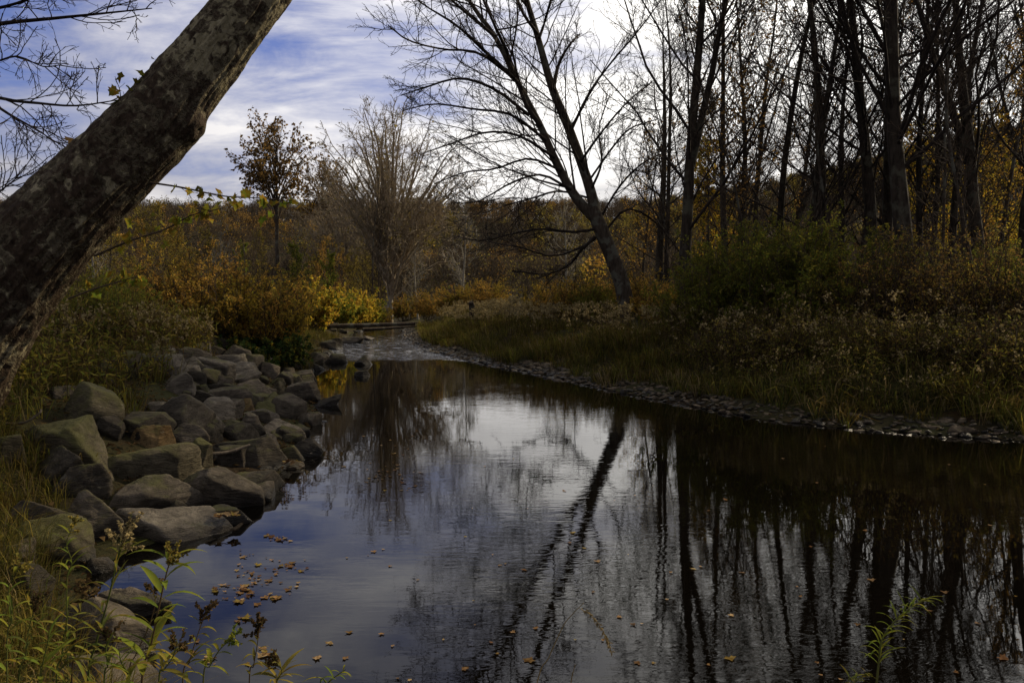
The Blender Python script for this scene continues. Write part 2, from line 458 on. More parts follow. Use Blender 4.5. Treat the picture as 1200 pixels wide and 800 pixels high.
M = dict(
    soil=ground_mat(), water=water_mat(), sycamore=sycamore_mat(),
    rock=rock_mat('grey_sandstone', (0.051, 0.042, 0.029), (0.128, 0.105, 0.075)),
    rock_dark=rock_mat('dark_sandstone', (0.025, 0.021, 0.015), (0.072, 0.060, 0.043), 0.04),
    rock_moss=rock_mat('mossy_sandstone', (0.038, 0.032, 0.019), (0.098, 0.082, 0.051), 0.17),
    rock_light=rock_mat('pale_sandstone', (0.072, 0.060, 0.044), (0.170, 0.145, 0.106), -0.05),
    mudstone=rock_mat('brown_mudstone', (0.072, 0.054, 0.034), (0.187, 0.145, 0.093), -0.1, 0.0),
    rock_rust=rock_mat('rusty_sandstone', (0.085, 0.051, 0.020), (0.162, 0.111, 0.051), 0.08),
    bark=bark_mat('dark_bark', (0.012, 0.009, 0.006), (0.046, 0.035, 0.024), lichen=(0.060, 0.054, 0.036)),
    bark2=bark_mat('brown_bark', (0.022, 0.016, 0.011), (0.075, 0.058, 0.040), lichen=(0.09, 0.085, 0.062)),
    twig=bark_mat('dark_twig', (0.012, 0.009, 0.007), (0.036, 0.027, 0.020), (4, 4, 4), 0.2),
    twig2=bark_mat('brown_twig', (0.030, 0.021, 0.013), (0.085, 0.062, 0.040), (4, 4, 4), 0.2),
    pale=bark_mat('pale_bark', (0.11, 0.095, 0.066), (0.32, 0.29, 0.22), (3, 3, 2), 0.3),
    paletwig=bark_mat('pale_twig', (0.16, 0.125, 0.075), (0.36, 0.29, 0.19), (3, 3, 3), 0.2),
    deadwood=bark_mat('weathered_wood', (0.05, 0.040, 0.028), (0.15, 0.122, 0.085), (20, 20, 4), 0.7),
    stem_g=leaf_mat('green_stem', [(0.07, 0.085, 0.022), (0.10, 0.10, 0.03)], 0.15),
    stem_b=leaf_mat('dry_stem', [(0.045, 0.030, 0.016), (0.10, 0.068, 0.034)], 0.1),
    rust=leaf_mat('rust_leaf', [(0.115, 0.068, 0.024), (0.189, 0.115, 0.035), (0.257, 0.155, 0.043), (0.101, 0.065, 0.027)], 0.45),
    orange=leaf_mat('orange_leaf', [(0.317, 0.169, 0.039), (0.496, 0.277, 0.055), (0.595, 0.356, 0.068), (0.238, 0.139, 0.039)], 0.42, ((0.6, 0.75, 0.5), 0.8)),
    yellow=leaf_mat('yellow_leaf', [(0.590, 0.407, 0.036), (0.478, 0.381, 0.043), (0.618, 0.323, 0.036), (0.281, 0.281, 0.043)], 0.45),
    olive=leaf_mat('olive_leaf', [(0.130, 0.116, 0.028), (0.211, 0.179, 0.036), (0.292, 0.218, 0.043), (0.138, 0.097, 0.029)], 0.42),
    ygreen=leaf_mat('yellow_green_leaf', [(0.120, 0.165, 0.027), (0.170, 0.215, 0.033), (0.235, 0.240, 0.036), (0.090, 0.125, 0.024)], 0.45, ((1.05, 0.85, 0.7), 38)),
    green=leaf_mat('green_leaf', [(0.094, 0.118, 0.025), (0.143, 0.164, 0.030), (0.197, 0.189, 0.036), (0.076, 0.091, 0.025)], 0.40, ((1.1, 0.75, 0.6), 30)),
    dgreen=leaf_mat('dark_green_leaf', [(0.022, 0.038, 0.011), (0.036, 0.060, 0.016), (0.060, 0.074, 0.019)], 0.3),
    brown=leaf_mat('brown_leaf', [(0.042, 0.026, 0.013), (0.078, 0.050, 0.023), (0.114, 0.073, 0.031), (0.052, 0.042, 0.018)], 0.35),
    fluff=leaf_mat('seed_fluff', [(0.242, 0.187, 0.086), (0.353, 0.278, 0.131), (0.131, 0.099, 0.046)], 0.35),
    grass=leaf_mat('bank_grass', [(0.040, 0.041, 0.011), (0.066, 0.065, 0.017), (0.115, 0.092, 0.033), (0.038, 0.048, 0.013)], 0.3, ((1.3, 1.0, 0.7), 0.6)),
    straw=leaf_mat('straw', [(0.16, 0.115, 0.050), (0.24, 0.18, 0.085), (0.10, 0.075, 0.03)], 0.35),
    syleaf=leaf_mat('sycamore_leaf', [(0.100, 0.140, 0.018), (0.160, 0.170, 0.022), (0.240, 0.200, 0.030), (0.070, 0.075, 0.016)], 0.55, ((1.1, 0.7, 0.6), 40)),
    float_leaf=leaf_mat('fallen_leaf', [(0.145, 0.085, 0.038), (0.246, 0.153, 0.072), (0.076, 0.047, 0.025), (0.340, 0.238, 0.128), (0.221, 0.170, 0.043), (0.111, 0.060, 0.030)], 0.2, ((0.6, 0.55, 0.5), 45)),
    greywood=leaf_mat('far_twigs', [(0.060, 0.047, 0.032), (0.095, 0.074, 0.050), (0.075, 0.054, 0.034)], 0.2),
)

# ------------------------------------------------------------------ ground sheet and water
def axis(pts):
    out = []
    for a, b, st in pts:
        out.append(np.arange(a, b, st))
    return np.concatenate(out)


def build_ground():
    xs = axis([(-900, -200, 50), (-200, -60, 8), (-60, -16, 1.2), (-16, -8, 0.4), (-8, 10, 0.16), (10, 24, 0.4), (24, 60, 1.2), (60, 200, 8), (200, 901, 50)])
    ys = axis([(-900, -100, 80), (-100, -10, 6), (-10, 1, 0.5), (1, 24, 0.16), (24, 60, 0.4), (60, 120, 1.6), (120, 320, 6), (320, 1501, 60)])
    X, Y = np.meshgrid(xs, ys)
    Z = ground(X, Y)
    s, side = shore(X, Y)
    Z = Z + (s > 0) * 0.05 * fbm2(X, Y, 2.2, 3, 5.0)
    V = np.stack([X, Y, Z], -1).reshape(-1, 3)
    nx = len(xs); i = np.arange(len(ys) - 1)[:, None] * nx + np.arange(nx - 1)[None]
    q = np.stack([i, i + 1, i + nx + 1, i + nx], -1).reshape(-1, 4)
    b = MB(); b.add(V, q)
    setting(obj('ground', b.mesh('ground', M['soil'])))
    b = MB()
    b.add([(-75, -20, 0), (65, -20, 0), (65, 95, 0), (-75, 95, 0)], [[0, 1, 2, 3]])
    setting(obj('water', b.mesh('water', M['water'], False)))


build_ground()

# ------------------------------------------------------------------ branching
def nrm(a):
    return a / (np.linalg.norm(a, axis=-1, keepdims=True) + 1e-9)


def paths(rng, start, d, length, K, wig, up):
    N = len(start); P = np.empty((N, K, 3)); P[:, 0] = start
    d = nrm(d); step = (length / (K - 1))[:, None]; p = start.copy()
    for k in range(1, K):
        d = d + rng.normal(0, wig, (N, 3)); d[:, 2] += up
        d = nrm(d); p = p + d * step; P[:, k] = p
    return P


def lerp_on(P, t):
    N, K, _ = P.shape
    f = t * (K - 1); i = np.minimum(f.astype(int), K - 2); w = (f - i)
    r = np.arange(N)[:, None] if t.ndim == 2 else np.arange(N)
    a = P[r, i]; b = P[r, i + 1]
    return a + (b - a) * w[..., None], nrm(b - a)


def lerp_r(R, t):
    N, K = R.shape
    f = t * (K - 1); i = np.minimum(f.astype(int), K - 2); w = f - i
    r = np.arange(N)[:, None]
    return R[r, i] * (1 - w) + R[r, i + 1] * w


def sprout(rng, P, R, n, t0, t1, ang, lenf, K, wig, up, rf=0.6, rmin=0.004, shape=0.5, asd=0.2, tip=0.35, bias=None):
    """n children on each parent polyline"""
    N = len(P)
    t = t0 + (t1 - t0) * (np.arange(n)[None] + rng.random((N, n))) / n
    pos, T = lerp_on(P, t)
    L0 = np.linalg.norm(np.diff(P, axis=1), axis=2).sum(1)
    rr = nrm(rng.normal(size=(N, n, 3)))
    if bias is not None:
        rr = rr + np.asarray(bias)
    perp = nrm(rr - T * (rr * T).sum(-1, keepdims=True))
    a = ang + rng.normal(0, asd, (N, n, 1))
    d = np.cos(a) * T + np.sin(a) * perp
    L = L0[:, None] * lenf * (1 - shape * (t - t0) / max(1e-6, t1 - t0)) * rng.uniform(0.6, 1.25, (N, n))
    r0 = np.maximum(lerp_r(R, t) * rf, rmin)
    r0 = np.minimum(r0, np.maximum(rmin, L * 0.0085))
    C = paths(rng, pos.reshape(-1, 3), d.reshape(-1, 3), L.reshape(-1), K, wig, up)
    RR = r0.reshape(-1)[:, None] * np.linspace(1, tip, K)[None]
    RR = np.maximum(RR, rmin * 0.75)
    return C, RR


def taper(K, r0, r1, flare=0.0):
    t = np.linspace(0, 1, K)
    return r0 + (r1 - r0) * t + flare * np.exp(-t * 22)


def leaf_on(rng, mb, P, n, L, W, mat=0, t0=0.1, droop=0.4):
    N = len(P)
    t = t0 + (1 - t0) * rng.random((N, n)) * 0.999
    pos, T = lerp_on(P, t)
    pos = pos.reshape(-1, 3); T = T.reshape(-1, 3)
    d = nrm(rng.normal(size=pos.shape)) + 0.5 * T; d[:, 2] -= droop
    up = rng.normal(size=pos.shape); up[:, 2] += 0.8
    mb.leaves(pos, d, up, L * rng.uniform(0.6, 1.3, len(pos)), W * rng.uniform(0.7, 1.3, len(pos)), mat)


class TreeKind:
    """meshes of one kind of tree; placed by copying"""
    def __init__(s, seed, H, r0, n=(26, 9, 6, 0), ang=(0.85, 0.7, 0.7), lenf=(0.34, 0.38, 0.4), t0=0.22, up=(0.10, 0.05, 0.03),
                 wig=(0.10, 0.13, 0.16), bark='bark', twig='twig', leaf=None, leafn=0, leafL=0.08, rmin=0.006, lean=0.0, fork=0, sides=8, bend=0.035):
        rng = np.random.default_rng(seed)
        K = 14
        d = np.array([[lean, 0.0, 1.0]])
        P = paths(rng, np.zeros((1, 3)) + [0, 0, -0.25], d, np.array([H]), K, bend, 0.02)
        R = taper(K, r0, 0.02, r0 * 0.45)[None]
        tb = MB(); tb.tubes(P, R, sides)
        PP, RR = P, R
        if fork:
            tt = np.array([[0.30]]) if fork == 1 else np.linspace(0.03, 0.16, fork)[None]
            pos, T = lerp_on(P, tt)
            fa = rng.random() * 6 + np.arange(fork) * 2 * pi / fork
            fd = np.array([[rng.choice([-0.45, 0.45]), 0.1, 1.0]]) if fork == 1 else np.stack([np.cos(fa) * 0.62, np.sin(fa) * 0.62, np.ones(fork)], 1)
            Fk = paths(rng, pos[0], fd, H * (0.62 if fork == 1 else 0.85) * np.linspace(1, 0.75, fork), K, 0.04, 0.03)
            FR = np.repeat(taper(K, r0 * (0.62 if fork == 1 else 0.5), 0.02)[None], fork, 0)
            tb.tubes(Fk, FR, sides)
            PP = np.concatenate([P, Fk]); RR = np.concatenate([R, FR])
        s.trunk = tb.mesh('trunk', M[bark])
        b = MB()
        l1, r1 = sprout(rng, PP, RR, n[0], t0, 0.97, ang[0], lenf[0], 8, wig[0], up[0], 0.55, rmin * 1.6, 0.55)
        b.tubes(l1, r1, 5)
        l2, r2 = sprout(rng, l1, r1, n[1], 0.15, 0.98, ang[1], lenf[1], 6, wig[1], up[1], 0.6, rmin * 1.15, 0.4)
        b.tubes(l2, r2, 4)
        last = l2
        if n[2]:
            l3, r3 = sprout(rng, l2, r2, n[2], 0.12, 0.98, ang[2], lenf[2], 4, wig[2], up[2], 0.6, rmin, 0.3)
            b.tubes(l3, r3, 3); last = l3
        if n[3]:
            l4, r4 = sprout(rng, l3, r3, n[3], 0.1, 0.98, 0.7, 0.45, 3, 0.2, 0.02, 0.6, rmin * 0.8, 0.3)
            b.tubes(l4, r4, 3); last = l4
        s.branches = b.mesh('branches', M[twig])
        s.leaves = None
        if leaf and leafn:
            lb = MB()
            k = rng.random(len(last)) < min(1.0, leafn)
            leaf_on(rng, lb, last[k], max(1, int(round(leafn / min(1.0, leafn)))) if leafn > 1 else 1, leafL, leafL * 0.7)
            s.leaves = lb.mesh('leaves', M[leaf], False)

    def place(s, name, label, cat, X, Y, rz=0.0, sc=1.0, group=None, tilt=(0, 0), z=None):
        t = thing(name, label, cat, (X, Y, g1(X, Y) if z is None else z), rz, sc, group, tilt)
        obj('trunk', s.trunk, t); obj('branches', s.branches, t)
        if s.leaves: obj('leaves', s.leaves, t)
        return t


def catmull(pts, n):
    p = np.asarray(pts, float); p = np.concatenate([[2 * p[0] - p[1]], p, [2 * p[-1] - p[-2]]])
    m = len(p) - 3; t = np.linspace(0, m - 1e-6, n); i = t.astype(int); f = (t - i)[:, None]
    a, b, c, d = p[i], p[i + 1], p[i + 2], p[i + 3]
    return 0.5 * (2 * b + (c - a) * f + (2 * a - 5 * b + 4 * c - d) * f ** 2 + (3 * b - a - 3 * c + d) * f ** 3)


# ------------------------------------------------------------------ foreground sycamore
def sycamore():
    rng = np.random.default_rng(5)
    root = np.array([-4.15, 4.35, 0]); root[2] = g1(-4.15, 4.35)
    t = thing('sycamore', 'thick leaning trunk with mottled flaking bark and a knot, crossing the upper left', 'tree', root)
    # centre line (pixel, distance) and width in pixels
    spec = [(-172, 700, 4.25, 185), (-132, 560, 4.25, 158), (-78, 445, 4.25, 140), (-18, 355, 4.3, 124), (72, 255, 4.35, 98), (130, 196, 4.4, 89), (180, 146, 4.45, 84),
            (216, 102, 4.5, 72), (258, 50, 4.55, 67), (297, 0, 4.6, 62), (352, -75, 4.7, 58), (420, -180, 4.9, 52), (470, -300, 5.1, 46), (500, -430, 5.3, 38)]
    ctr = np.array([at_y(a, b, c) for a, b, c, _ in spec]) - root
    rad = np.array([w * 0.5 * c / F for _, _, c, w in spec])
    ctr = np.concatenate([[[-0.05, 0, -0.25]], ctr]); rad = np.concatenate([[0.56], rad])
    K, SD = 560, 150
    P = catmull(ctr, K); R = catmull(np.stack([rad, rad, rad], 1), K)[:, 0]
    T = nrm(np.gradient(P, axis=0)); u = nrm(np.cross(np.array([[0, 1.0, 0]]), T)); w = np.cross(T, u)
    a = np.arange(SD) * 2 * pi / SD
    N = np.cos(a)[None, :, None] * u[:, None] + np.sin(a)[None, :, None] * w[:, None]
    s = np.concatenate([[0], np.cumsum(np.linalg.norm(np.diff(P, axis=0), axis=1))])
    A = np.broadcast_to(a, (K, SD)); Sg = np.broadcast_to(s[:, None], (K, SD))
    q = np.stack([np.cos(A) * 3.0, np.sin(A) * 3.0, Sg * 1.0], -1)
    rough = 1 - 0.75 * sstep(1.6, 3.4, Sg)
    disp = 0.022 * fbm(q * [1, 1, 1.6], 3) + rough * (0.045 * np.abs(fbm(q * [2.8, 2.8, 2.4] + 9, 4)) + 0.022 * fbm(q * [8, 8, 7], 3)) + 0.004 * fbm(q * 6, 3)
    # the knot on the right-hand underside
    kp = at_y(228, 150, 4.45) - root
    pos = P[:, None] + N * R[:, None, None]
    dk = np.linalg.norm(pos - kp, axis=2)
    disp = disp + rough * 0.030 * np.clip(np.abs(fbm(q * [4.5, 4.5, 2.2] + 3, 5, 0.6)) * 2.2 - 0.25, -0.2, 0.6) + 0.006 * sstep(0.02, 0.10, fbm(q * [2.2, 2.2, 2.0] + 21, 3))
    disp = disp + 0.007 * fbm(q * [9, 9, 7] + 31, 4, 0.6)
    disp = disp + 0.055 * np.exp(-(dk / 0.075) ** 2) - 0.03 * np.exp(-(dk / 0.03) ** 2)
    pos = pos + N * disp[..., None]
    i = np.arange(K - 1)[:, None] * SD + np.arange(SD)[None]; i2 = np.arange(K - 1)[:, None] * SD + (np.arange(SD)[None] + 1) % SD
    b = MB(); b.add(pos, np.stack([i, i2, i2 + SD, i + SD], -1).reshape(-1, 4))
    # unseen upper limbs above the frame
    UP, UR = P[-1:, None] + np.zeros((1, 2, 3)), np.zeros((1, 2))
    obj('trunk', b.mesh('trunk', M['sycamore']), t)
    top = P[460:][None]; topR = R[460:][None]
    b = MB()
    l1, r1 = sprout(rng, top, topR, 7, 0.4, 1.0, 0.8, 0.9, 8, 0.1, 0.06, 0.5, 0.01)
    l2, r2 = sprout(rng, l1, r1, 8, 0.2, 0.98, 0.8, 0.4, 6, 0.13, 0.03, 0.6, 0.006)
    b.tubes(l1, r1, 6); b.tubes(l2, r2, 4)
    obj('branches', b.mesh('branches', M['twig2']), t)

    def shoot(px, Y, r, n_tw, leaf_t, L=0.064):
        n_tw = int(n_tw * 1.6); leaf_t = list(leaf_t) + [t - 0.05 for t in leaf_t]
        b, lv = MB(), MB()
        c = catmull([at_y(x, y, Y + dy) - root for x, y, dy in px], 12)[None]
        rr = np.linspace(r, r * 0.3, 12)[None]
        b.tubes(c, rr, 5)
        tw, tr = sprout(rng, c, rr, n_tw, 0.15, 0.98, 0.75, 0.22, 5, 0.14, 0.02, 0.6, 0.0016, 0.4)
        b.tubes(tw, tr, 3)
        pts, T = lerp_on(c, np.array([leaf_t]))
        ends = tw[:, -1]
        big_leaves(rng, lv, np.concatenate([pts[0], ends[rng.random(len(ends)) < 0.9]]), L)
        so = obj('shoot', b.mesh('shoot', M['twig2']), t)
        obj('leaves', lv.mesh('leaves', M['syleaf'], False), so)
    shoot([(176, 214, 0), (215, 220, 0.02), (262, 230, 0.05), (305, 232, 0.1), (345, 236, 0.15)], 4.35, 0.006, 10, [0.25, 0.4, 0.5, 0.6, 0.72, 0.8, 0.9, 0.99])
    shoot([(110, 300, 0), (150, 283, 0.02), (195, 268, 0.05), (225, 252, 0.08), (262, 244, 0.12)], 4.25, 0.007, 10, [0.2, 0.35, 0.5, 0.6, 0.7, 0.8, 0.88, 0.95])
    shoot([(80, 350, 0), (112, 338, 0.0), (140, 330, 0.03), (165, 322, 0.08)], 4.2, 0.006, 7, [0.3, 0.5, 0.6, 0.75, 0.85, 0.97])
    shoot([(205, 58, 0), (185, 78, -0.05), (172, 92, -0.1), (160, 100, -0.14)], 4.5, 0.004, 5, [0.55, 0.8])
    shoot([(150, 118, 0), (143, 122, -0.05), (140, 104, -0.1), (135, 92, -0.14)], 4.4, 0.004, 4, [0.3, 0.45, 0.7])


def big_leaves(rng, mb, base, L, droop=0.5, flat=False):
    """five-lobed leaves, each a fan of triangles"""
    ang = np.radians([-90, -48, -40, -8, 8, 30, 62, 78, 90, 102, 118, 150, 172, 188, 220, 228])
    rad = np.array([0.10, 0.52, 0.66, 0.52, 0.92, 0.64, 0.66, 0.80, 1.0, 0.80, 0.66, 0.64, 0.92, 0.52, 0.66, 0.52])
    for p in base:
        l = L * rng.uniform(0.55, 1.25)
        d = nrm(rng.normal(size=3) + [0, 0, -droop]); upv = nrm(rng.normal(size=3) + [0, -0.5, 0.5])
        if flat:
            th = rng.random() * 2 * pi; d = np.array([cos(th), sin(th), 0]); upv = np.array([0, 0, 1.0])
        x = nrm(np.cross(d, upv)); n = np.cross(x, d)
        r = rad * rng.uniform(0.85, 1.15, len(rad)) * l * 0.62
        px, py = np.cos(ang) * r, np.sin(ang) * r + 0.05 * l
        curl = rng.uniform(0.1, 0.6)
        V = p + d * (py + 0.35 * l)[:, None] + x * px[:, None] + n * (curl * (px ** 2) / l + rng.normal(0, 0.02 * l, len(ang)))[:, None]
        V = np.concatenate([[p + d * 0.35 * l], V])
        k = np.arange(len(ang))
        mb.add(V, np.stack([np.zeros_like(k), 1 + k, 1 + (k + 1) % len(ang)], 1))


sycamore()


def overhang():
    """bare tree standing left of the frame, its lowest boughs reach in"""
    rng = np.random.default_rng(11)
    root = np.array([-7.6, 8.2, 0]); root[2] = g1(*root[:2])
    t = thing('bare_tree', 'bare tree whose fine twigs reach in over the top left corner', 'tree', root)
    b = MB(); P = paths(rng, np.array([[0, 0, -0.3]]), np.array([[-0.05, 0.05, 1.0]]), np.array([11.0]), 14, 0.03, 0.02)
    R = taper(14, 0.2, 0.02, 0.09)[None]; b.tubes(P, R, 10); obj('trunk', b.mesh('trunk', M['bark']), t)
    lv = MB()
    spec = [([(-60, 40), (0, 28), (60, 22), (120, 16), (178, 10)], 0.030), ([(-60, 95), (0, 115), (45, 121), (90, 124), (140, 117)], 0.026),
            ([(-50, 90), (0, 127), (25, 142), (48, 155), (62, 166)], 0.020), ([(-50, 180), (-10, 222), (8, 218), (25, 202)], 0.014),
            ([(-70, 10), (-20, 12), (20, 4), (60, -12), (110, -20)], 0.024), ([(-60, 60), (-10, 72), (20, 66), (50, 78), (72, 76)], 0.014)]
    for px, r in spec:
        pts = [at_y(x, y, 7.3 - 0.0035 * x) - root for x, y in px]
        c = catmull([P[0, 6] if r > 0.02 else P[0, 5]] + pts, 16)
        b = MB(); c = c[None]; rr = np.linspace(r * 0.95, 0.004, 16)[None]
        b.tubes(c, rr, 6)
        l1, r1 = sprout(rng, c, rr, 13, 0.40, 0.99, 0.75, 0.13, 7, 0.15, 0.035, 0.6, 0.0052, 0.35)
        l2, r2 = sprout(rng, l1, r1, 5, 0.15, 0.98, 0.75, 0.45, 5, 0.16, 0.03, 0.6, 0.0030, 0.3)
        l3, r3 = sprout(rng, l2, r2, 2, 0.2, 0.95, 0.75, 0.45, 3, 0.18, 0.03, 0.6, 0.0028, 0.3)
        b.tubes(l1, r1, 4); b.tubes(l2, r2, 3); b.tubes(l3, r3, 3)
        obj('branch', b.mesh('branch', M['twig']), t)
    b = MB()
    big_leaves(rng, lv, [at_y(75, 166, 7.0) - root], 0.12)
    up, ur = sprout(rng, P, R, 14, 0.5, 0.98, 0.8, 0.35, 8, 0.1, 0.08, 0.5, 0.01)
    u2, v2 = sprout(rng, up, ur, 8, 0.2, 0.98, 0.7, 0.4, 5, 0.1, 0.05, 0.5, 0.006)
    b.tubes(up, ur, 4); b.tubes(u2, v2, 3)
    obj('branches', b.mesh('branches', M['twig']), t); obj('leaves', lv.mesh('leaves', M['rust'], False), t)


overhang()

# ------------------------------------------------------------------ the forked maple over the far bend
def forked_maple():
    rng = np.random.default_rng(21)
    Y = 29.0
    base = at_y(738, 376, Y); root = np.array([base[0], Y, g1(base[0], Y)])
    t = thing('forked_tree', 'bare leaning tree that forks into two long stems at the bend of the creek', 'tree', root)
    tr = MB()
    def line(px, w, n=16, dy=0.0):
        c = catmull([at_y(x, y, Y + dy * k) - root for k, (x, y) in enumerate(px)], n)
        wi = np.interp(np.linspace(0, 1, n), np.linspace(0, 1, len(w)), w) * 0.39 * Y / F
        return c[None], wi[None]
    trunk, tR = line([(742, 388), (735, 362), (728, 330), (718, 303), (704, 268), (694, 243)], [31, 25, 23, 22, 22, 19], 24)
    tr.tubes(trunk, tR, 14); obj('trunk', tr.mesh('trunk', M['bark2']), t)
    stems = [([(700, 262), (691, 220), (668, 154), (647, 103), (630, 43), (617, 0), (600, -60), (585, -130), (575, -210)], [19, 15, 13.5, 12, 9, 8, 6, 4, 1.5]),
             ([(698, 256), (680, 238), (664, 214), (647, 180), (633, 147), (607, 97), (580, 43), (553, 6), (515, -60), (480, -130), (455, -200)], [18, 15, 13, 12, 10, 8.5, 7, 6, 4.5, 3, 1.2])]
    P, R, limbs = [], [], []
    for px, w in stems:
        c, r = line(px, w, 28, 0.12)
        b = MB(); b.tubes(c, r, 10); limbs.append(obj('limb', b.mesh('limb', M['bark2']), t)); P.append(c); R.append(r)
    # long secondary boughs seen one by one
    boughs = [([(634, 148), (615, 120), (597, 67), (575, 20), (555, -30), (540, -90)], 6), ([(607, 97), (570, 62), (535, 30), (500, 8), (470, -15)], 4.5),
              ([(620, 135), (580, 105), (540, 92), (500, 102), (470, 112)], 4.2), ([(640, 165), (600, 135), (555, 128), (510, 122), (478, 128)], 3.6),
              ([(600, 90), (560, 62), (520, 58), (480, 48), (455, 30)], 3.6), ([(650, 185), (610, 160), (570, 155), (530, 168), (495, 180)], 3.6),
              ([(658, 200), (620, 186), (580, 198), (545, 202), (510, 215)], 3.4), ([(668, 222), (635, 205), (600, 214), (560, 236), (530, 238)], 3.2),
              ([(690, 232), (655, 224), (625, 232), (595, 240), (565, 250)], 3.0), ([(697, 278), (682, 292), (667, 310), (640, 321), (600, 317)], 4.2),
              ([(700, 268), (670, 272), (635, 268), (600, 274), (565, 282), (530, 276)], 3.8), ([(705, 272), (690, 285), (650, 300), (610, 290), (570, 283)], 3.0),
              ([(648, 105), (655, 75), (668, 52), (680, 40)], 5.5), ([(632, 45), (640, 20), (650, -20), (655, -60)], 4), ([(668, 156), (690, 110), (715, 75), (745, 40), (775, 0)], 3.6),
              ([(680, 190), (705, 155), (735, 120), (765, 95)], 3.2), ([(688, 215), (720, 170), (740, 150), (770, 140)], 3.0), ([(700, 262), (725, 220), (755, 190), (790, 175)], 3.2),
              ([(706, 275), (735, 245), (770, 262), (800, 300), (820, 322)], 3.2), ([(693, 222), (705, 190), (702, 150), (715, 110)], 3.0),
              ([(630, 40), (610, 10), (595, -40), (580, -90)], 4), ([(580, 43), (540, 10), (500, -25), (460, -50)], 4)]
    for px, w in boughs:
        b = MB()
        c = catmull([at_y(x, y, Y + k * rng.uniform(-0.9, 0.9)) - root for k, (x, y) in enumerate(px)], 12)[None]
        r = np.linspace(w, 1.2, 12)[None] * 0.5 * Y / F
        a2, q2 = sprout(rng, c, r, 16, 0.18, 0.98, 0.6, 0.27, 7, 0.10, 0.05, 0.6, 0.012, 0.4)
        a3, q3 = sprout(rng, a2, q2, 7, 0.15, 0.98, 0.62, 0.42, 5, 0.13, 0.03, 0.6, 0.009, 0.3)
        a4, q4 = sprout(rng, a3, q3, 3, 0.2, 0.98, 0.62, 0.42, 3, 0.15, 0.02, 0.6, 0.007, 0.3)
        b.tubes(c, r, 6); b.tubes(a2, q2, 4); b.tubes(a3, q3, 3); b.tubes(a4, q4, 3)
        obj('branch', b.mesh('branch', M['twig']), t)
    for c, r, lo in zip(P, R, limbs):
        b = MB()
        a1, q1 = sprout(rng, c, r, 34, 0.12, 0.98, 0.75, 0.26, 9, 0.07, 0.05, 0.5, 0.016, 0.3, bias=[-0.5, 0.0, 0.15])
        a2, q2 = sprout(rng, a1, q1, 9, 0.15, 0.98, 0.62, 0.36, 6, 0.12, 0.045, 0.6, 0.011, 0.4)
        a3, q3 = sprout(rng, a2, q2, 5, 0.15, 0.98, 0.62, 0.42, 4, 0.14, 0.03, 0.6, 0.008, 0.3)
        b.tubes(a1, q1, 5); b.tubes(a2, q2, 3); b.tubes(a3, q3, 3)
        obj('branches', b.mesh('branches', M['twig']), lo)


forked_maple()

# ------------------------------------------------------------------ tree kinds
KIND = dict(
    broad=TreeKind(31, 17, 0.24, (34, 9, 6, 3), rmin=0.007, t0=0.24, lenf=(0.32, 0.40, 0.42), ang=(0.8, 0.65, 0.65)),
    broad2=TreeKind(32, 18, 0.22, (32, 9, 6, 3), rmin=0.007, t0=0.18, fork=1, ang=(0.7, 0.65, 0.65)),
    pole=TreeKind(33, 19, 0.15, (36, 8, 5, 2), rmin=0.007, t0=0.10, lenf=(0.20, 0.45, 0.42), ang=(1.05, 0.7, 0.7), up=(0.06, 0.04, 0.02)),
    pole2=TreeKind(34, 17, 0.12, (34, 8, 5, 2), rmin=0.007, t0=0.14, lenf=(0.22, 0.42, 0.42), ang=(0.75, 0.65, 0.65), bend=0.06),
    spread=TreeKind(35, 16, 0.20, (46, 10, 6, 3), rmin=0.006, t0=0.22, lenf=(0.34, 0.36, 0.40), ang=(0.85, 0.7, 0.7), up=(0.07, 0.03, 0.02)),
    rusty=TreeKind(36, 16, 0.15, (34, 9, 6, 0), rmin=0.007, t0=0.16, lenf=(0.26, 0.42, 0.42), leaf='rust', leafn=2, leafL=0.11, bark='bark2'),
    amber=TreeKind(37, 11, 0.10, (30, 9, 5, 0), rmin=0.008, t0=0.15, lenf=(0.28, 0.42, 0.42), leaf='orange', leafn=2, leafL=0.11, bark='bark2', twig='twig2'),
    yellow=TreeKind(38, 8, 0.07, (28, 9, 5, 0), rmin=0.008, t0=0.10, lenf=(0.30, 0.42, 0.42), leaf='yellow', leafn=2, leafL=0.12, bark='bark2', twig='twig2'),
    olive=TreeKind(39, 10, 0.09, (32, 9, 5, 0), rmin=0.009, t0=0.08, lenf=(0.30, 0.42, 0.42), leaf='olive', leafn=2, leafL=0.14, bark='bark2', twig='twig2'),
    lime=TreeKind(40, 7, 0.07, (30, 9, 5, 0), rmin=0.009, t0=0.08, lenf=(0.32, 0.42, 0.42), leaf='ygreen', leafn=2, leafL=0.14, bark='bark2', twig='twig2'),
    ghost2=TreeKind(43, 9, 0.13, (22, 8, 5, 0), rmin=0.016, t0=0.15, lenf=(0.34, 0.38, 0.4), ang=(0.85, 0.7, 0.7), bark='pale', twig='pale', leaf='olive', leafn=0.2, leafL=0.16),
    sapling=TreeKind(44, 8, 0.05, (24, 8, 4, 0), rmin=0.007, t0=0.10, lenf=(0.26, 0.42, 0.42), ang=(0.6, 0.6, 0.6), bark='bark2', twig='twig2', bend=0.05),
)


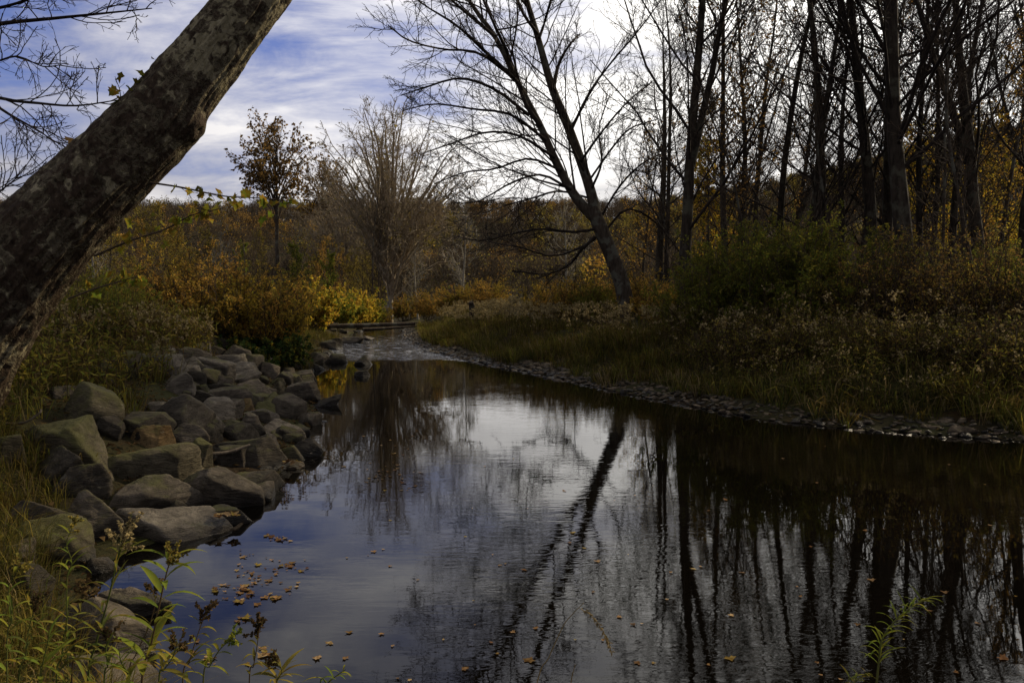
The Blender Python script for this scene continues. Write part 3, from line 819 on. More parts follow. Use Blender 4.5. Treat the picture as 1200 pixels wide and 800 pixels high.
class CrownTree:
    """tree whose limbs arch out to an oval crown"""
    def __init__(s, seed, r0, zs, n, crown, bark, twig, leaf=None, leafn=0.5, leafL=0.2, rmin=0.018, stems=1, sub=(9, 7, 3), leafscatter=0.0):
        rng = np.random.default_rng(seed)
        cz, rx, rz = crown; K = 12
        th = rng.random(n) * 2 * pi; u = rng.uniform(-0.7, 1.0, n); rad = rng.uniform(0.55, 1.0, n)
        tip = np.stack([np.cos(th) * np.sqrt(1 - u ** 2) * rx * rad, np.sin(th) * np.sqrt(1 - u ** 2) * rx * rad, cz + rz * u * rad], 1)
        z0 = np.interp(u + rng.normal(0, 0.25, n), [-1, 1], zs)
        st = np.stack([tip[:, 0] * 0.02, tip[:, 1] * 0.02, z0], 1)
        ctl = np.stack([tip[:, 0] * 0.45, tip[:, 1] * 0.45, z0 + (tip[:, 2] - z0) * np.where(u < -0.2, 1.05, 0.62)], 1)
        t = np.linspace(0, 1, K)[None, :, None]
        P = (1 - t) ** 2 * st[:, None] + 2 * t * (1 - t) * ctl[:, None] + t ** 2 * tip[:, None]
        wob = np.cumsum(rng.normal(0, 0.06 * rx / 5, (n, K, 3)), axis=1); wob[:, 0] = 0; P = P + wob
        L = np.linalg.norm(tip - st, axis=1)
        R = np.maximum(np.minimum(r0 * 0.5, L * 0.013)[:, None] * np.linspace(1, 0.2, K)[None], rmin)
        tp = [[0, 0, -0.3], [0.03, 0, zs[0]], [0.12, 0.05, (zs[0] + zs[1]) / 2], [0, 0.1, zs[1]], [0.05, 0, zs[1] + 0.35 * (cz + rz - zs[1])]]
        tr = catmull(tp, 20)[None]; tR = np.interp(np.linspace(0, 1, 20), [0, 0.3, 1], [r0, r0 * 0.8, rmin * 1.5])[None]
        b = MB(); b.tubes(tr, tR, 10); s.trunk = b.mesh('trunk', M[bark])
        b = MB(); b.tubes(P, R, 5)
        l1, r1 = sprout(rng, np.concatenate([P, tr[:, ::2][:, -K:] if tr[:, ::2].shape[1] >= K else P[:1]]), np.concatenate([R, R[:1]]), sub[0], 0.22, 0.98, 0.75, 0.30, 6, 0.12, 0.03, 0.5, rmin * 0.85, 0.5)
        l2, r2 = sprout(rng, l1, r1, sub[1], 0.15, 0.98, 0.7, 0.45, 4, 0.14, 0.02, 0.6, rmin * 0.7, 0.3)
        b.tubes(l1, r1, 4); b.tubes(l2, r2, 3); last = l2
        if sub[2]:
            l3, r3 = sprout(rng, l2, r2, sub[2], 0.2, 0.98, 0.6, 0.5, 3, 0.14, 0.03, 0.6, rmin * 0.6, 0.3)
            b.tubes(l3, r3, 3); last = l3
        s.branches = b.mesh('branches', M[twig]); s.leaves = None
        if leaf:
            lb = MB(); k = rng.random(len(last)) < leafn
            leaf_on(rng, lb, last[k], 1, leafL, leafL * 0.75); s.leaves = lb.mesh('leaves', M[leaf], False)
    place = TreeKind.place


KIND['ghost'] = CrownTree(142, 0.26, (1.2, 6.5), 76, (9.8, 7.2, 7.6), 'pale', 'paletwig', 'olive', 0.05, 0.2, 0.022)
KIND['leafy'] = CrownTree(143, 0.24, (8.5, 15.5), 44, (16.6, 5.0, 6.6), 'bark2', 'twig2', 'rust', 1.0, 0.36, 0.022, sub=(9, 7, 0))


def px_x(px, Y): return (px - 600) * Y / F


WOOD = 'trees of the wood behind the right bank'
MID = 'trees along the upstream edge of the woods'
# kind, pixel, distance, turn, scale, tilt(x right), label
TREES = [
    ('broad2', 803, 26, 0.4, 1.0, -0.05, 'straight dark tree rising from the orange brush right of the forked tree', WOOD),
    ('rusty', 850, 32, 1.0, 1.05, 0.0, 'slim tree full of rust brown leaves behind the green bush', WOOD),
    ('rusty', 880, 40, 2.6, 1.1, 0.0, 'farther rust leaved tree between two bare trees', WOOD),
    ('pole2', 940, 25, 2.2, 1.0, -0.09, 'thin pale stemmed tree leaning left above the green bush', WOOD),
    ('pole', 908, 30, 0.2, 1.0, 0.0, 'thin upright bare tree just left of the leaning pale stem', WOOD),
    ('pole', 963, 27, 3.0, 1.15, 0.0, 'straight pole like tree with short side twigs over the bush', WOOD),
    ('broad', 1020, 26, 1.2, 1.0, -0.02, 'dark bare tree close on the left of the thickest trunk', WOOD),
    ('broad2', 1036, 29, 4.1, 1.0, 0.0, 'dark bare tree half hidden behind the thickest trunk', WOOD),
    ('spread', 1066, 20.5, 0.3, 1.25, -0.03, 'thickest dark trunk on the right bank with wide spreading limbs', WOOD),
    ('pole2', 1092, 32, 5.0, 1.05, 0.02, 'thin bare tree close on the right of the thickest trunk', WOOD),
    ('pole', 1110, 29, 1.7, 1.0, 0.0, 'thin straight tree midway between the thickest trunk and the forked grey one', WOOD),
    ('broad2', 1148, 25, 2.4, 0.95, 0.0, 'grey forked tree rising from the russet brambles', WOOD),
    ('pole2', 1130, 37, 3.3, 1.0, 0.0, 'thin far tree left of the grey forked tree', WOOD),
    ('amber', 1168, 33, 1.0, 1.1, 0.0, 'small amber leaved tree behind the russet brambles', WOOD),
    ('broad', 1196, 24, 3.9, 0.9, 0.08, 'dark tree leaning right at the edge of the wood', WOOD),
    ('spread', 985, 38, 2.0, 1.0, 0.0, 'spreading bare tree behind the straight pole like tree', WOOD),
    ('pole', 870, 52, 0.9, 1.0, 0.0, 'far thin tree between the two rust leaved trees', WOOD),
    ('broad', 772, 43, 5.2, 1.0, 0.0, 'bare tree standing between the forked tree and the straight dark one', WOOD),
    ('amber', 752, 48, 0.6, 1.0, 0.0, 'amber leaved tree just behind the forked tree', WOOD),
    ('amber', 822, 45, 2.1, 1.1, 0.0, 'amber leaved tree right of the straight dark tree', WOOD),
    ('yellow', 835, 36, 2.1, 1.0, 0.0, 'low yellow leaved tree under the rust leaved ones', WOOD),
    ('broad2', 925, 50, 0.0, 1.0, 0.0, 'far forked tree seen behind the leaning pale stem', WOOD),
    ('pole2', 950, 60, 1.1, 1.1, 0.0, 'far thin tree seen left of the straight pole', WOOD),
    ('spread', 1005, 54, 4.4, 1.0, 0.0, 'far spreading tree left of the thickest trunk', WOOD),
    ('pole', 1048, 46, 0.5, 1.0, 0.0, 'far straight tree right behind the thickest trunk', WOOD),
    ('yellow', 1085, 40, 3.1, 1.2, 0.0, 'yellow leaved small tree right of the thickest trunk', WOOD),
    ('yellow', 1115, 44, 5.1, 1.3, 0.0, 'yellow leaved small tree below the hill, left of the grey forked tree', WOOD),
    ('yellow', 1180, 46, 0.9, 1.3, 0.0, 'yellow leaved small tree by the edge of the wood', WOOD),
    ('broad', 1080, 55, 2.7, 1.0, 0.0, 'far bare tree among the yellow leaved ones', WOOD),
    ('pole2', 1165, 50, 0.0, 1.1, 0.0, 'far thin tree right of the grey forked tree', WOOD),
    ('broad2', 1215, 38, 1.9, 1.0, 0.0, 'bare tree at the very edge behind the leaning dark one', WOOD),
    ('sapling', 790, 33, 1.9, 1.0, 0.1, 'thin sapling crossing in front of the straight dark tree', WOOD),
    ('sapling', 890, 24, 0.7, 1.0, -0.35, 'dead looking sapling leaning left over the green bush', WOOD),
    ('sapling', 1000, 24, 2.7, 1.1, 0.15, 'thin sapling between the green bush and the thickest trunk', WOOD),
    ('sapling', 1100, 21, 4.7, 1.0, -0.1, 'thin sapling in the russet brambles', WOOD),
    ('sapling', 1160, 20, 3.2, 1.1, 0.2, 'thin sapling among the brambles left of the leaning dark tree', WOOD),
    ('pole2', 1075, 27, 1.9, 1.0, 0.03, 'slim tree leaning right from behind the thickest trunk', WOOD),
    ('rusty', 1025, 42, 2.9, 1.1, 0.0, 'rust leaved tree behind the dark bare ones left of the thickest trunk', WOOD),
    ('spread', 860, 38, 3.9, 1.0, 0.0, 'spreading bare tree behind the slim rust leaved one', WOOD),
    ('pole', 780, 36, 2.5, 0.9, 0.0, 'thin tree left of the straight dark tree', WOOD),
    # across and upstream
    ('leafy', 326, 92, 0.5, 1.0, 0.0, 'round crowned tree with sparse brown leaves, tallest at the left', MID),
    ('ghost', 457, 66, 1.0, 1.1, 0.0, 'pale barked bare sycamore with a wide fan of branches upstream', MID),
    ('ghost', 404, 96, 2.8, 0.95, 0.0, 'pale bare tree between the brown leaved tree and the wide sycamore', MID),
    ('leafy', 380, 105, 3.4, 0.88, 0.0, 'brown leaved tree touching the left side of the wide sycamore', MID),
    ('ghost2', 541, 58, 0.6, 0.85, 0.06, 'small pale tree in the orange brush right of the wide sycamore', MID),
    ('ghost2', 490, 62, 2.6, 0.64, 0.12, 'short pale leaning tree close to the wide sycamore', MID),
    ('ghost2', 664, 52, 4.0, 0.81, 0.0, 'small pale tree left of the forked tree', MID),
    ('ghost2', 258, 55, 1.5, 0.59, 0.0, 'slim pale trunk among olive saplings at the left', MID),
    ('olive', 190, 42, 0.4, 0.56, 0.0, 'olive leaved tree just right of the leaning trunk', MID),
    ('amber', 205, 52, 2.4, 0.54, 0.0, 'amber tree behind the olive one beside the leaning trunk', MID),
    ('olive', 240, 58, 3.0, 0.56, 0.0, 'olive tree left of the slim pale trunk', MID),
    ('sapling', 285, 40, 1.0, 0.7, 0.0, 'bare sapling over the orange brush on the left bank', MID),
    ('sapling', 305, 44, 2.0, 0.65, 0.05, 'thin bare sapling over the golden bush', MID),
    ('olive', 300, 66, 4.3, 0.61, 0.0, 'olive tree below the round crowned brown tree', MID),
    ('lime', 350, 58, 0.8, 0.68, 0.0, 'yellow green tree behind the golden bush', MID),
    ('lime', 385, 68, 2.8, 0.80, 0.0, 'yellow green tree left of the wide sycamore', MID),
    ('amber', 375, 74, 1.8, 0.76, 0.0, 'amber tree behind the yellow green ones', MID),
    ('olive', 425, 80, 5.3, 0.82, 0.0, 'olive tree seen through the wide sycamore', MID),
    ('sapling', 435, 60, 5.0, 1.3, 0.0, 'dark bare sapling left of the sycamore trunk', MID),
    ('sapling', 447, 63, 3.0, 1.2, -0.03, 'dark bare sapling touching the sycamore trunk', MID),
    ('amber', 168, 60, 3.2, 0.60, 0.0, 'amber tree at the far left behind the leaning trunk', MID),
    ('olive', 130, 48, 5.2, 0.62, 0.0, 'olive tree partly hidden by the leaning trunk', MID),
    ('olive', 215, 72, 1.2, 0.74, 0.0, 'tall olive tree behind the amber one beside the leaning trunk', MID),
    ('broad', 270, 76, 0.2, 0.41, 0.0, 'small dark bare tree left of the round crowned brown tree', MID),
    ('lime', 282, 70, 3.2, 0.80, 0.0, 'yellow green tree left of the round crowned brown tree', MID),
    ('olive', 345, 78, 2.2, 0.74, 0.0, 'olive tree right below the round crowned brown tree', MID),
    ('amber', 405, 78, 4.2, 0.68, 0.0, 'amber tree left behind the wide sycamore', MID),
    ('olive', 418, 70, 1.1, 0.66, 0.0, 'olive tree just left of the wide sycamore trunk', MID),
    ('broad2', 436, 88, 1.1, 0.45, 0.0, 'dark bare tree seen through the left of the wide sycamore', MID),
    ('pole', 468, 70, 1.9, 0.42, 0.0, 'thin dark tree just right of the wide sycamore trunk', MID),
    ('ghost2', 112, 50, 5.2, 0.68, 0.0, 'pale thin tree partly hidden by the leaning trunk', MID),
]
for i, (k, px, Y, rz, sc, tx, lab, grp) in enumerate(TREES):
    KIND[k].place({'sapling': 'sapling', 'ghost': 'pale_sycamore', 'ghost2': 'pale_tree', 'rusty': 'leafy_tree', 'leafy': 'leafy_tree', 'amber': 'leafy_tree',
                   'yellow': 'leafy_tree', 'olive': 'leafy_tree', 'lime': 'leafy_tree'}.get(k, 'bare_tree'), lab, 'tree', px_x(px, Y), Y, rz, sc, grp, (0, tx))


# ------------------------------------------------------------------ the far wood: one mass
def far_woods():
    rng = np.random.default_rng(77)
    mb = MB()
    protos = []
    for k in range(7):
        H = 1.0
        P = paths(rng, np.zeros((1, 3)), np.array([[0, 0, 1.0]]), np.array([H * 0.85]), 6, 0.04, 0.02); R = taper(6, 0.009, 0.003)[None]
        a, ra = sprout(rng, P, R, 18, 0.25, 0.90, 0.85, 0.50, 4, 0.1, 0.08, 0.5, 0.0035, 0.75)
        c, rc = sprout(rng, a, ra, 5, 0.2, 0.98, 0.7, 0.42, 3, 0.1, 0.04, 0.5, 0.0024)
        protos.append((P, R, a, ra, c, rc))
    N = 3000
    Y = 88 + 190 * rng.random(N) ** 0.85
    X = (rng.random(N) * 1.60 - 0.80) * Y * 0.98
    fx = X / Y
    keep = ~((Y < 100) & (shore(X, Y)[0] < 4))
    X, Y = X[keep], Y[keep]
    Z = ground(X, Y)
    zone = fbm2(X, Y, 0.035, 3, 11.0)
    r_ = rng.random(len(X))
    cls = np.where(zone > 0.22, np.where(r_ < 0.35, 3, 1), np.where(zone < -0.25, np.where(r_ < 0.3, 2, 1), np.where(r_ < 0.04, 4, np.where(r_ < 0.10, 3, 1))))
    groups = {}
    for i in range(len(X)):
        P, R, a, ra, c, rc = protos[rng.integers(7)]
        h = rng.uniform(5.5, 7.5); th = rng.random() * 2 * pi
        rot = np.array([[cos(th), -sin(th), 0], [sin(th), cos(th), 0], [0, 0, 1]]) * h
        o = np.array([X[i], Y[i], Z[i] - 0.2])
        for key, A, B in (('p', P, R), ('a', a, ra), ('c', c, rc)):
            groups.setdefault(key, [[], []]); groups[key][0].append(A @ rot.T + o); groups[key][1].append(B * h)
        n = 330
        cc = c[rng.integers(len(c), size=n), rng.integers(1, 3, size=n)] @ rot.T
        low = rng.random(n) < 0.3; cc[low] *= [1.3, 1.3, 0.35]; cc = cc + o
        d = rng.normal(size=(n, 3)); d[:, 2] += 0.6
        sz = (0.42 if cls[i] == 1 else 0.34) * (1.25 if Y[i] > 160 else 1.0)
        mb.leaves(cc + rng.normal(0, 0.40, (n, 3)), d, rng.normal(size=(n, 3)), sz * rng.uniform(0.5, 1.3, n), (0.10 if cls[i] == 1 else 0.24), int(cls[i]))
    for key, sd in (('p', 5), ('a', 3), ('c', 3)):
        mb.tubes(np.concatenate(groups[key][0]), np.concatenate(groups[key][1]), sd, 0)
    o = obj('woods', mb.mesh('woods', [M['bark2'], M['greywood'], M['rust'], M['olive'], M['orange']]))
    tag(o, 'brown late autumn woods covering the low hills behind the creek', 'woods', kind='stuff')


far_woods()

# ------------------------------------------------------------------ shrubs
class ShrubKind:
    def __init__(s, seed, r, h, stems, n2, n3, leaf, leafn, L, W=0.5, stem='twig2', spread=0.7, up=0.03, rmin=0.005):
        rng = np.random.default_rng(seed)
        a = rng.random(stems) * 2 * pi; rr = np.sqrt(rng.random(stems))
        st = np.stack([np.cos(a) * rr * r * 0.55, np.sin(a) * rr * r * 0.55, np.full(stems, -0.08)], 1)
        d = np.stack([np.cos(a) * rr * spread, np.sin(a) * rr * spread, np.ones(stems)], 1) + rng.normal(0, 0.12, (stems, 3))
        ln = h * rng.uniform(0.6, 1.15, stems) * (1.05 - 0.3 * rr)
        P = paths(rng, st, d, ln, 7, 0.08, up); R = np.linspace(0.011, 0.005, 7)[None] * np.ones((stems, 1))
        b = MB(); b.tubes(P, R, 4)
        p2, r2 = sprout(rng, P, R, n2, 0.2, 0.98, 0.6, 0.34, 5, 0.12, up, 0.6, rmin, 0.4)
        b.tubes(p2, r2, 3); last = p2
        if n3:
            p3, r3 = sprout(rng, p2, r2, n3, 0.15, 0.98, 0.6, 0.45, 4, 0.14, up, 0.6, rmin * 0.8, 0.3)
            b.tubes(p3, r3, 3); last = p3
        s.stems = b.mesh('stems', M[stem])
        s.leaves = []
        for i, (m, fr) in enumerate(leaf):
            lb = MB(); k = rng.random(len(last)) < fr
            leaf_on(rng, lb, last[k], leafn, L, L * W, 0, 0.1, 0.1)
            s.leaves.append(lb.mesh('leaves', M[m], False))

    def place(s, name, label, X, Y, rz=0, sc=1.0, group=None):
        t = thing(name, label, 'shrub', (X, Y, g1(X, Y)), rz, sc, group)
        obj('stems', s.stems, t)
        for l in s.leaves: obj('leaves', l, t)
        return t


SK = dict(
    russet=ShrubKind(51, 1.1, 1.9, 60, 9, 4, [('orange', 0.85), ('olive', 0.3)], 5, 0.08, 0.4, rmin=0.006),
    russet2=ShrubKind(52, 1.3, 1.6, 60, 9, 4, [('orange', 0.6), ('rust', 0.4), ('ygreen', 0.15)], 5, 0.08, 0.4, rmin=0.006),
    willow=ShrubKind(53, 1.5, 2.7, 60, 10, 5, [('green', 0.85), ('ygreen', 0.35)], 7, 0.085, 0.32, spread=0.75),
    golden=ShrubKind(54, 1.1, 1.9, 50, 9, 4, [('yellow', 0.8), ('orange', 0.3), ('ygreen', 0.3)], 7, 0.10, 0.5),
    goldgreen=ShrubKind(55, 1.2, 2.1, 46, 9, 4, [('ygreen', 0.8), ('yellow', 0.4), ('green', 0.2)], 7, 0.10, 0.5),
    ivy=ShrubKind(56, 0.9, 1.2, 40, 8, 3, [('dgreen', 0.8), ('green', 0.25), ('yellow', 0.02)], 5, 0.10, 0.8, spread=1.2, up=-0.03),
    bramble=ShrubKind(57, 1.2, 1.3, 46, 8, 4, [('brown', 0.35), ('olive', 0.25), ('green', 0.2)], 3, 0.07, 0.45, stem='twig2', spread=1.1, up=-0.03),
    twiggy=ShrubKind(58, 1.2, 2.3, 70, 8, 4, [('rust', 0.35), ('olive', 0.35), ('brown', 0.2)], 3, 0.07, 0.4, spread=0.6),
)
LB, RB = 'shrubs on the left bank', 'shrubs on the right bank'
SHRUBS = [
    ('russet', 292, 22, 0, 1.28, 'tall orange brown bush at the head of the boulder slope', LB),
    ('russet', 235, 21, 2, 1.25, 'orange brown bush behind the dry seed heads on the left bank', LB),
    ('russet2', 262, 25, 4, 1.25, 'rust coloured bush between the two taller orange ones', LB),
    ('russet2', 185, 20, 1, 0.9, 'russet bush close to the leaning trunk', LB),
    ('twiggy', 205, 26, 3, 0.95, 'twiggy brown bush behind the russet one by the leaning trunk', LB),
    ('russet', 318, 27, 5, 1.1, 'orange bush overlapping the left side of the golden one', LB),
    ('ivy', 314, 20.5, 0, 1.0, 'dark green broad leaved bush at the end of the boulders', LB),
    ('ivy', 298, 22.0, 2, 0.8, 'smaller dark green bush left of the broad leaved one', LB),
    ('golden', 357, 37, 0, 1.2, 'golden yellow bush glowing in the sun by the fallen log', LB),
    ('golden', 340, 40, 2, 0.9, 'golden bush just behind the glowing one', LB),
    ('goldgreen', 392, 45, 1, 1.0, 'yellow green bush right behind the fallen log', LB),
    ('golden', 412, 51, 3, 1.35, 'orange and green bush where the creek bends away', LB),
    ('goldgreen', 428, 54, 5, 1.0, 'rounded yellow green bush above the end of the fallen log', LB),
    ('russet', 440, 62, 0, 1.0, 'orange bush at the foot of the wide sycamore', LB),
    ('willow', 90, 14, 2, 0.55, 'green bush beside the leaning trunk', LB),
    ('willow', 130, 17, 4, 0.6, 'green bush between the leaning trunk and the russet bush', LB),
    ('twiggy', 160, 32, 4, 1.0, 'tall brown twiggy bush behind the leaning trunk shoots', LB),
    ('twiggy', 235, 34, 5, 1.0, 'tall brown twiggy bush behind the orange ones', LB),
    ('russet2', 478, 64, 1, 1.2, 'orange brush right of the wide sycamore', RB),
    ('russet', 505, 58, 2, 1.1, 'low orange brush left of the small pale tree', RB),
    ('russet2', 535, 55, 3, 1.2, 'low orange brush at the foot of the small pale tree', RB),
    ('russet', 570, 52, 4, 1.15, 'orange brush at the right end of the far band', RB),
    ('russet', 650, 33, 0.6, 1.0, 'orange bush left of the forked trunk', RB),
    ('russet2', 682, 32, 3.6, 1.0, 'orange bush touching the forked trunk on its left', RB),
    ('willow', 700, 31, 3.6, 0.55, 'small green bush at the foot of the forked tree', RB),
    ('russet', 762, 29.5, 1.6, 1.0, 'orange bush touching the forked trunk on its right', RB),
    ('russet2', 790, 27, 5.6, 0.95, 'orange bush at the foot of the straight dark tree', RB),
    ('russet2', 720, 36, 2.2, 1.1, 'orange bush behind the forked trunk', RB),
    ('willow', 845, 21.5, 0, 1.0, 'green bush on the left side of the big clump', RB),
    ('willow', 905, 20.5, 2, 1.2, 'big green bush, the tallest in the middle of the clump', RB),
    ('willow', 965, 20.5, 4, 1.12, 'green bush on the right side of the big clump', RB),
    ('willow', 1020, 21, 1, 0.95, 'lower green bush in front of the thickest trunk', RB),
    ('twiggy', 1040, 18.5, 1, 1.1, 'russet brambles in front of the thickest trunk', RB),
    ('twiggy', 1095, 18, 3, 1.15, 'russet twiggy bush right of the thickest trunk', RB),
    ('russet2', 1125, 20, 0, 1.1, 'russet bush left of the grey forked tree', RB),
    ('twiggy', 1160, 17, 5, 1.1, 'brown twiggy bush below the grey forked tree', RB),
    ('goldgreen', 1178, 18.5, 0, 0.9, 'yellow green bush at the edge of the russet brambles', RB),
    ('willow', 1150, 21, 3, 0.8, 'green bush behind the yellow green one', RB),
    ('willow', 1225, 17, 5, 0.8, 'green bush cut by the right edge', RB),
    ('bramble', 930, 17.0, 0, 0.75, 'dark bramble below the tallest green bush', RB),
    ('bramble', 1000, 16.2, 2, 0.6, 'dark bramble below the lower green bush', RB),
    ('bramble', 1060, 15.6, 4, 0.8, 'dark bramble arching over the bank below the thickest trunk', RB),
    ('bramble', 1120, 15.0, 1, 0.65, 'dark bramble arching over the grass below the brown twiggy bush', RB),
    ('bramble', 1185, 14.4, 3, 1.0, 'dark bramble at the right end of the bank', RB),
    ('bramble', 865, 17.8, 5, 0.9, 'dark bramble below the left green bush', RB),
]
for k, px, Y, rz, sc, lab, grp in SHRUBS:
    SK[k].place('bramble' if k == 'bramble' else 'shrub', lab, px_x(px, Y), Y, rz, sc, grp)


# ------------------------------------------------------------------ boulders
_ico = {}
def ico(level):
    if level not in _ico:
        bm = bmesh.new(); bmesh.ops.create_icosphere(bm, subdivisions=level, radius=1)
        v = np.array([x.co[:] for x in bm.verts]); f = np.array([[w.index for w in p.verts] for p in bm.faces]); bm.free()
        _ico[level] = (nrm(v), f)
    return _ico[level]


def rock_mesh(seed, size, level=5, flat=0.0, mat='rock', planes=9, sharp=130):
    planes = max(6, planes + 3 - int(6 * max(flat, 0)))
    rng = np.random.default_rng(seed)
    d, f = ico(level)
    n = nrm(rng.normal(size=(planes, 3))); h = rng.uniform(0.50, 0.95, planes)
    az = rng.random() * 2 * pi + np.arange(4) * pi / 2 + rng.normal(0, 0.5, 4)
    sidew = np.stack([np.cos(az), np.sin(az), rng.uniform(-0.1, 1.1, 4)], 1)
    top = np.array([[rng.normal(0, .28), rng.normal(-.12, .22), 1.0]])
    n = nrm(np.concatenate([n, top, [[0, 0, -1.0]], sidew]))
    h = np.concatenate([h, [0.62 - 0.12 * flat, 0.7], rng.uniform(0.62, 0.95, 4)])
    # facets are slightly dished and rough, each in its own way
    o = rng.random(3) * 50
    c = np.maximum(d @ n.T / h[None], 1e-3)
    c = c * (1 + 0.05 * np.stack([fbm(d * 2.0 + o + 7 * k, 3) for k in range(len(n))], 1))
    r = 1 / (c ** sharp).sum(1) ** (1 / sharp)
    p = d * r[:, None]
    p = (p - (p.max(0) + p.min(0)) / 2) / (p.max(0) - p.min(0))
    sz = np.asarray(size, float); m = p * sz / sz.max()
    bed = nrm(np.array([rng.normal(0, .3), rng.normal(0, .3), 1.0]))
    lay = m @ bed * rng.uniform(6, 11) + 0.9 * fbm(m * 1.5 + o, 3)
    crack = np.abs(lay - np.round(lay)); led = -np.exp(-(crack / 0.05) ** 2) * sstep(0.05, 0.35, fbm(m * 2.2 + o + 3, 2))
    ridg = 1 - np.abs(fbm(m * 5 + o, 4))
    amt = 0.030 * fbm(m * 4 + o, 5, 0.55) + 0.013 * fbm(m * 14 + o, 3, 0.6) + 0.018 * (ridg - 0.8) + 0.018 * led
    p = p * sz + d * (amt * sz.max() * 0.75)[:, None]
    b = MB(); b.add(p, f)
    return b.mesh('boulder', M[mat])


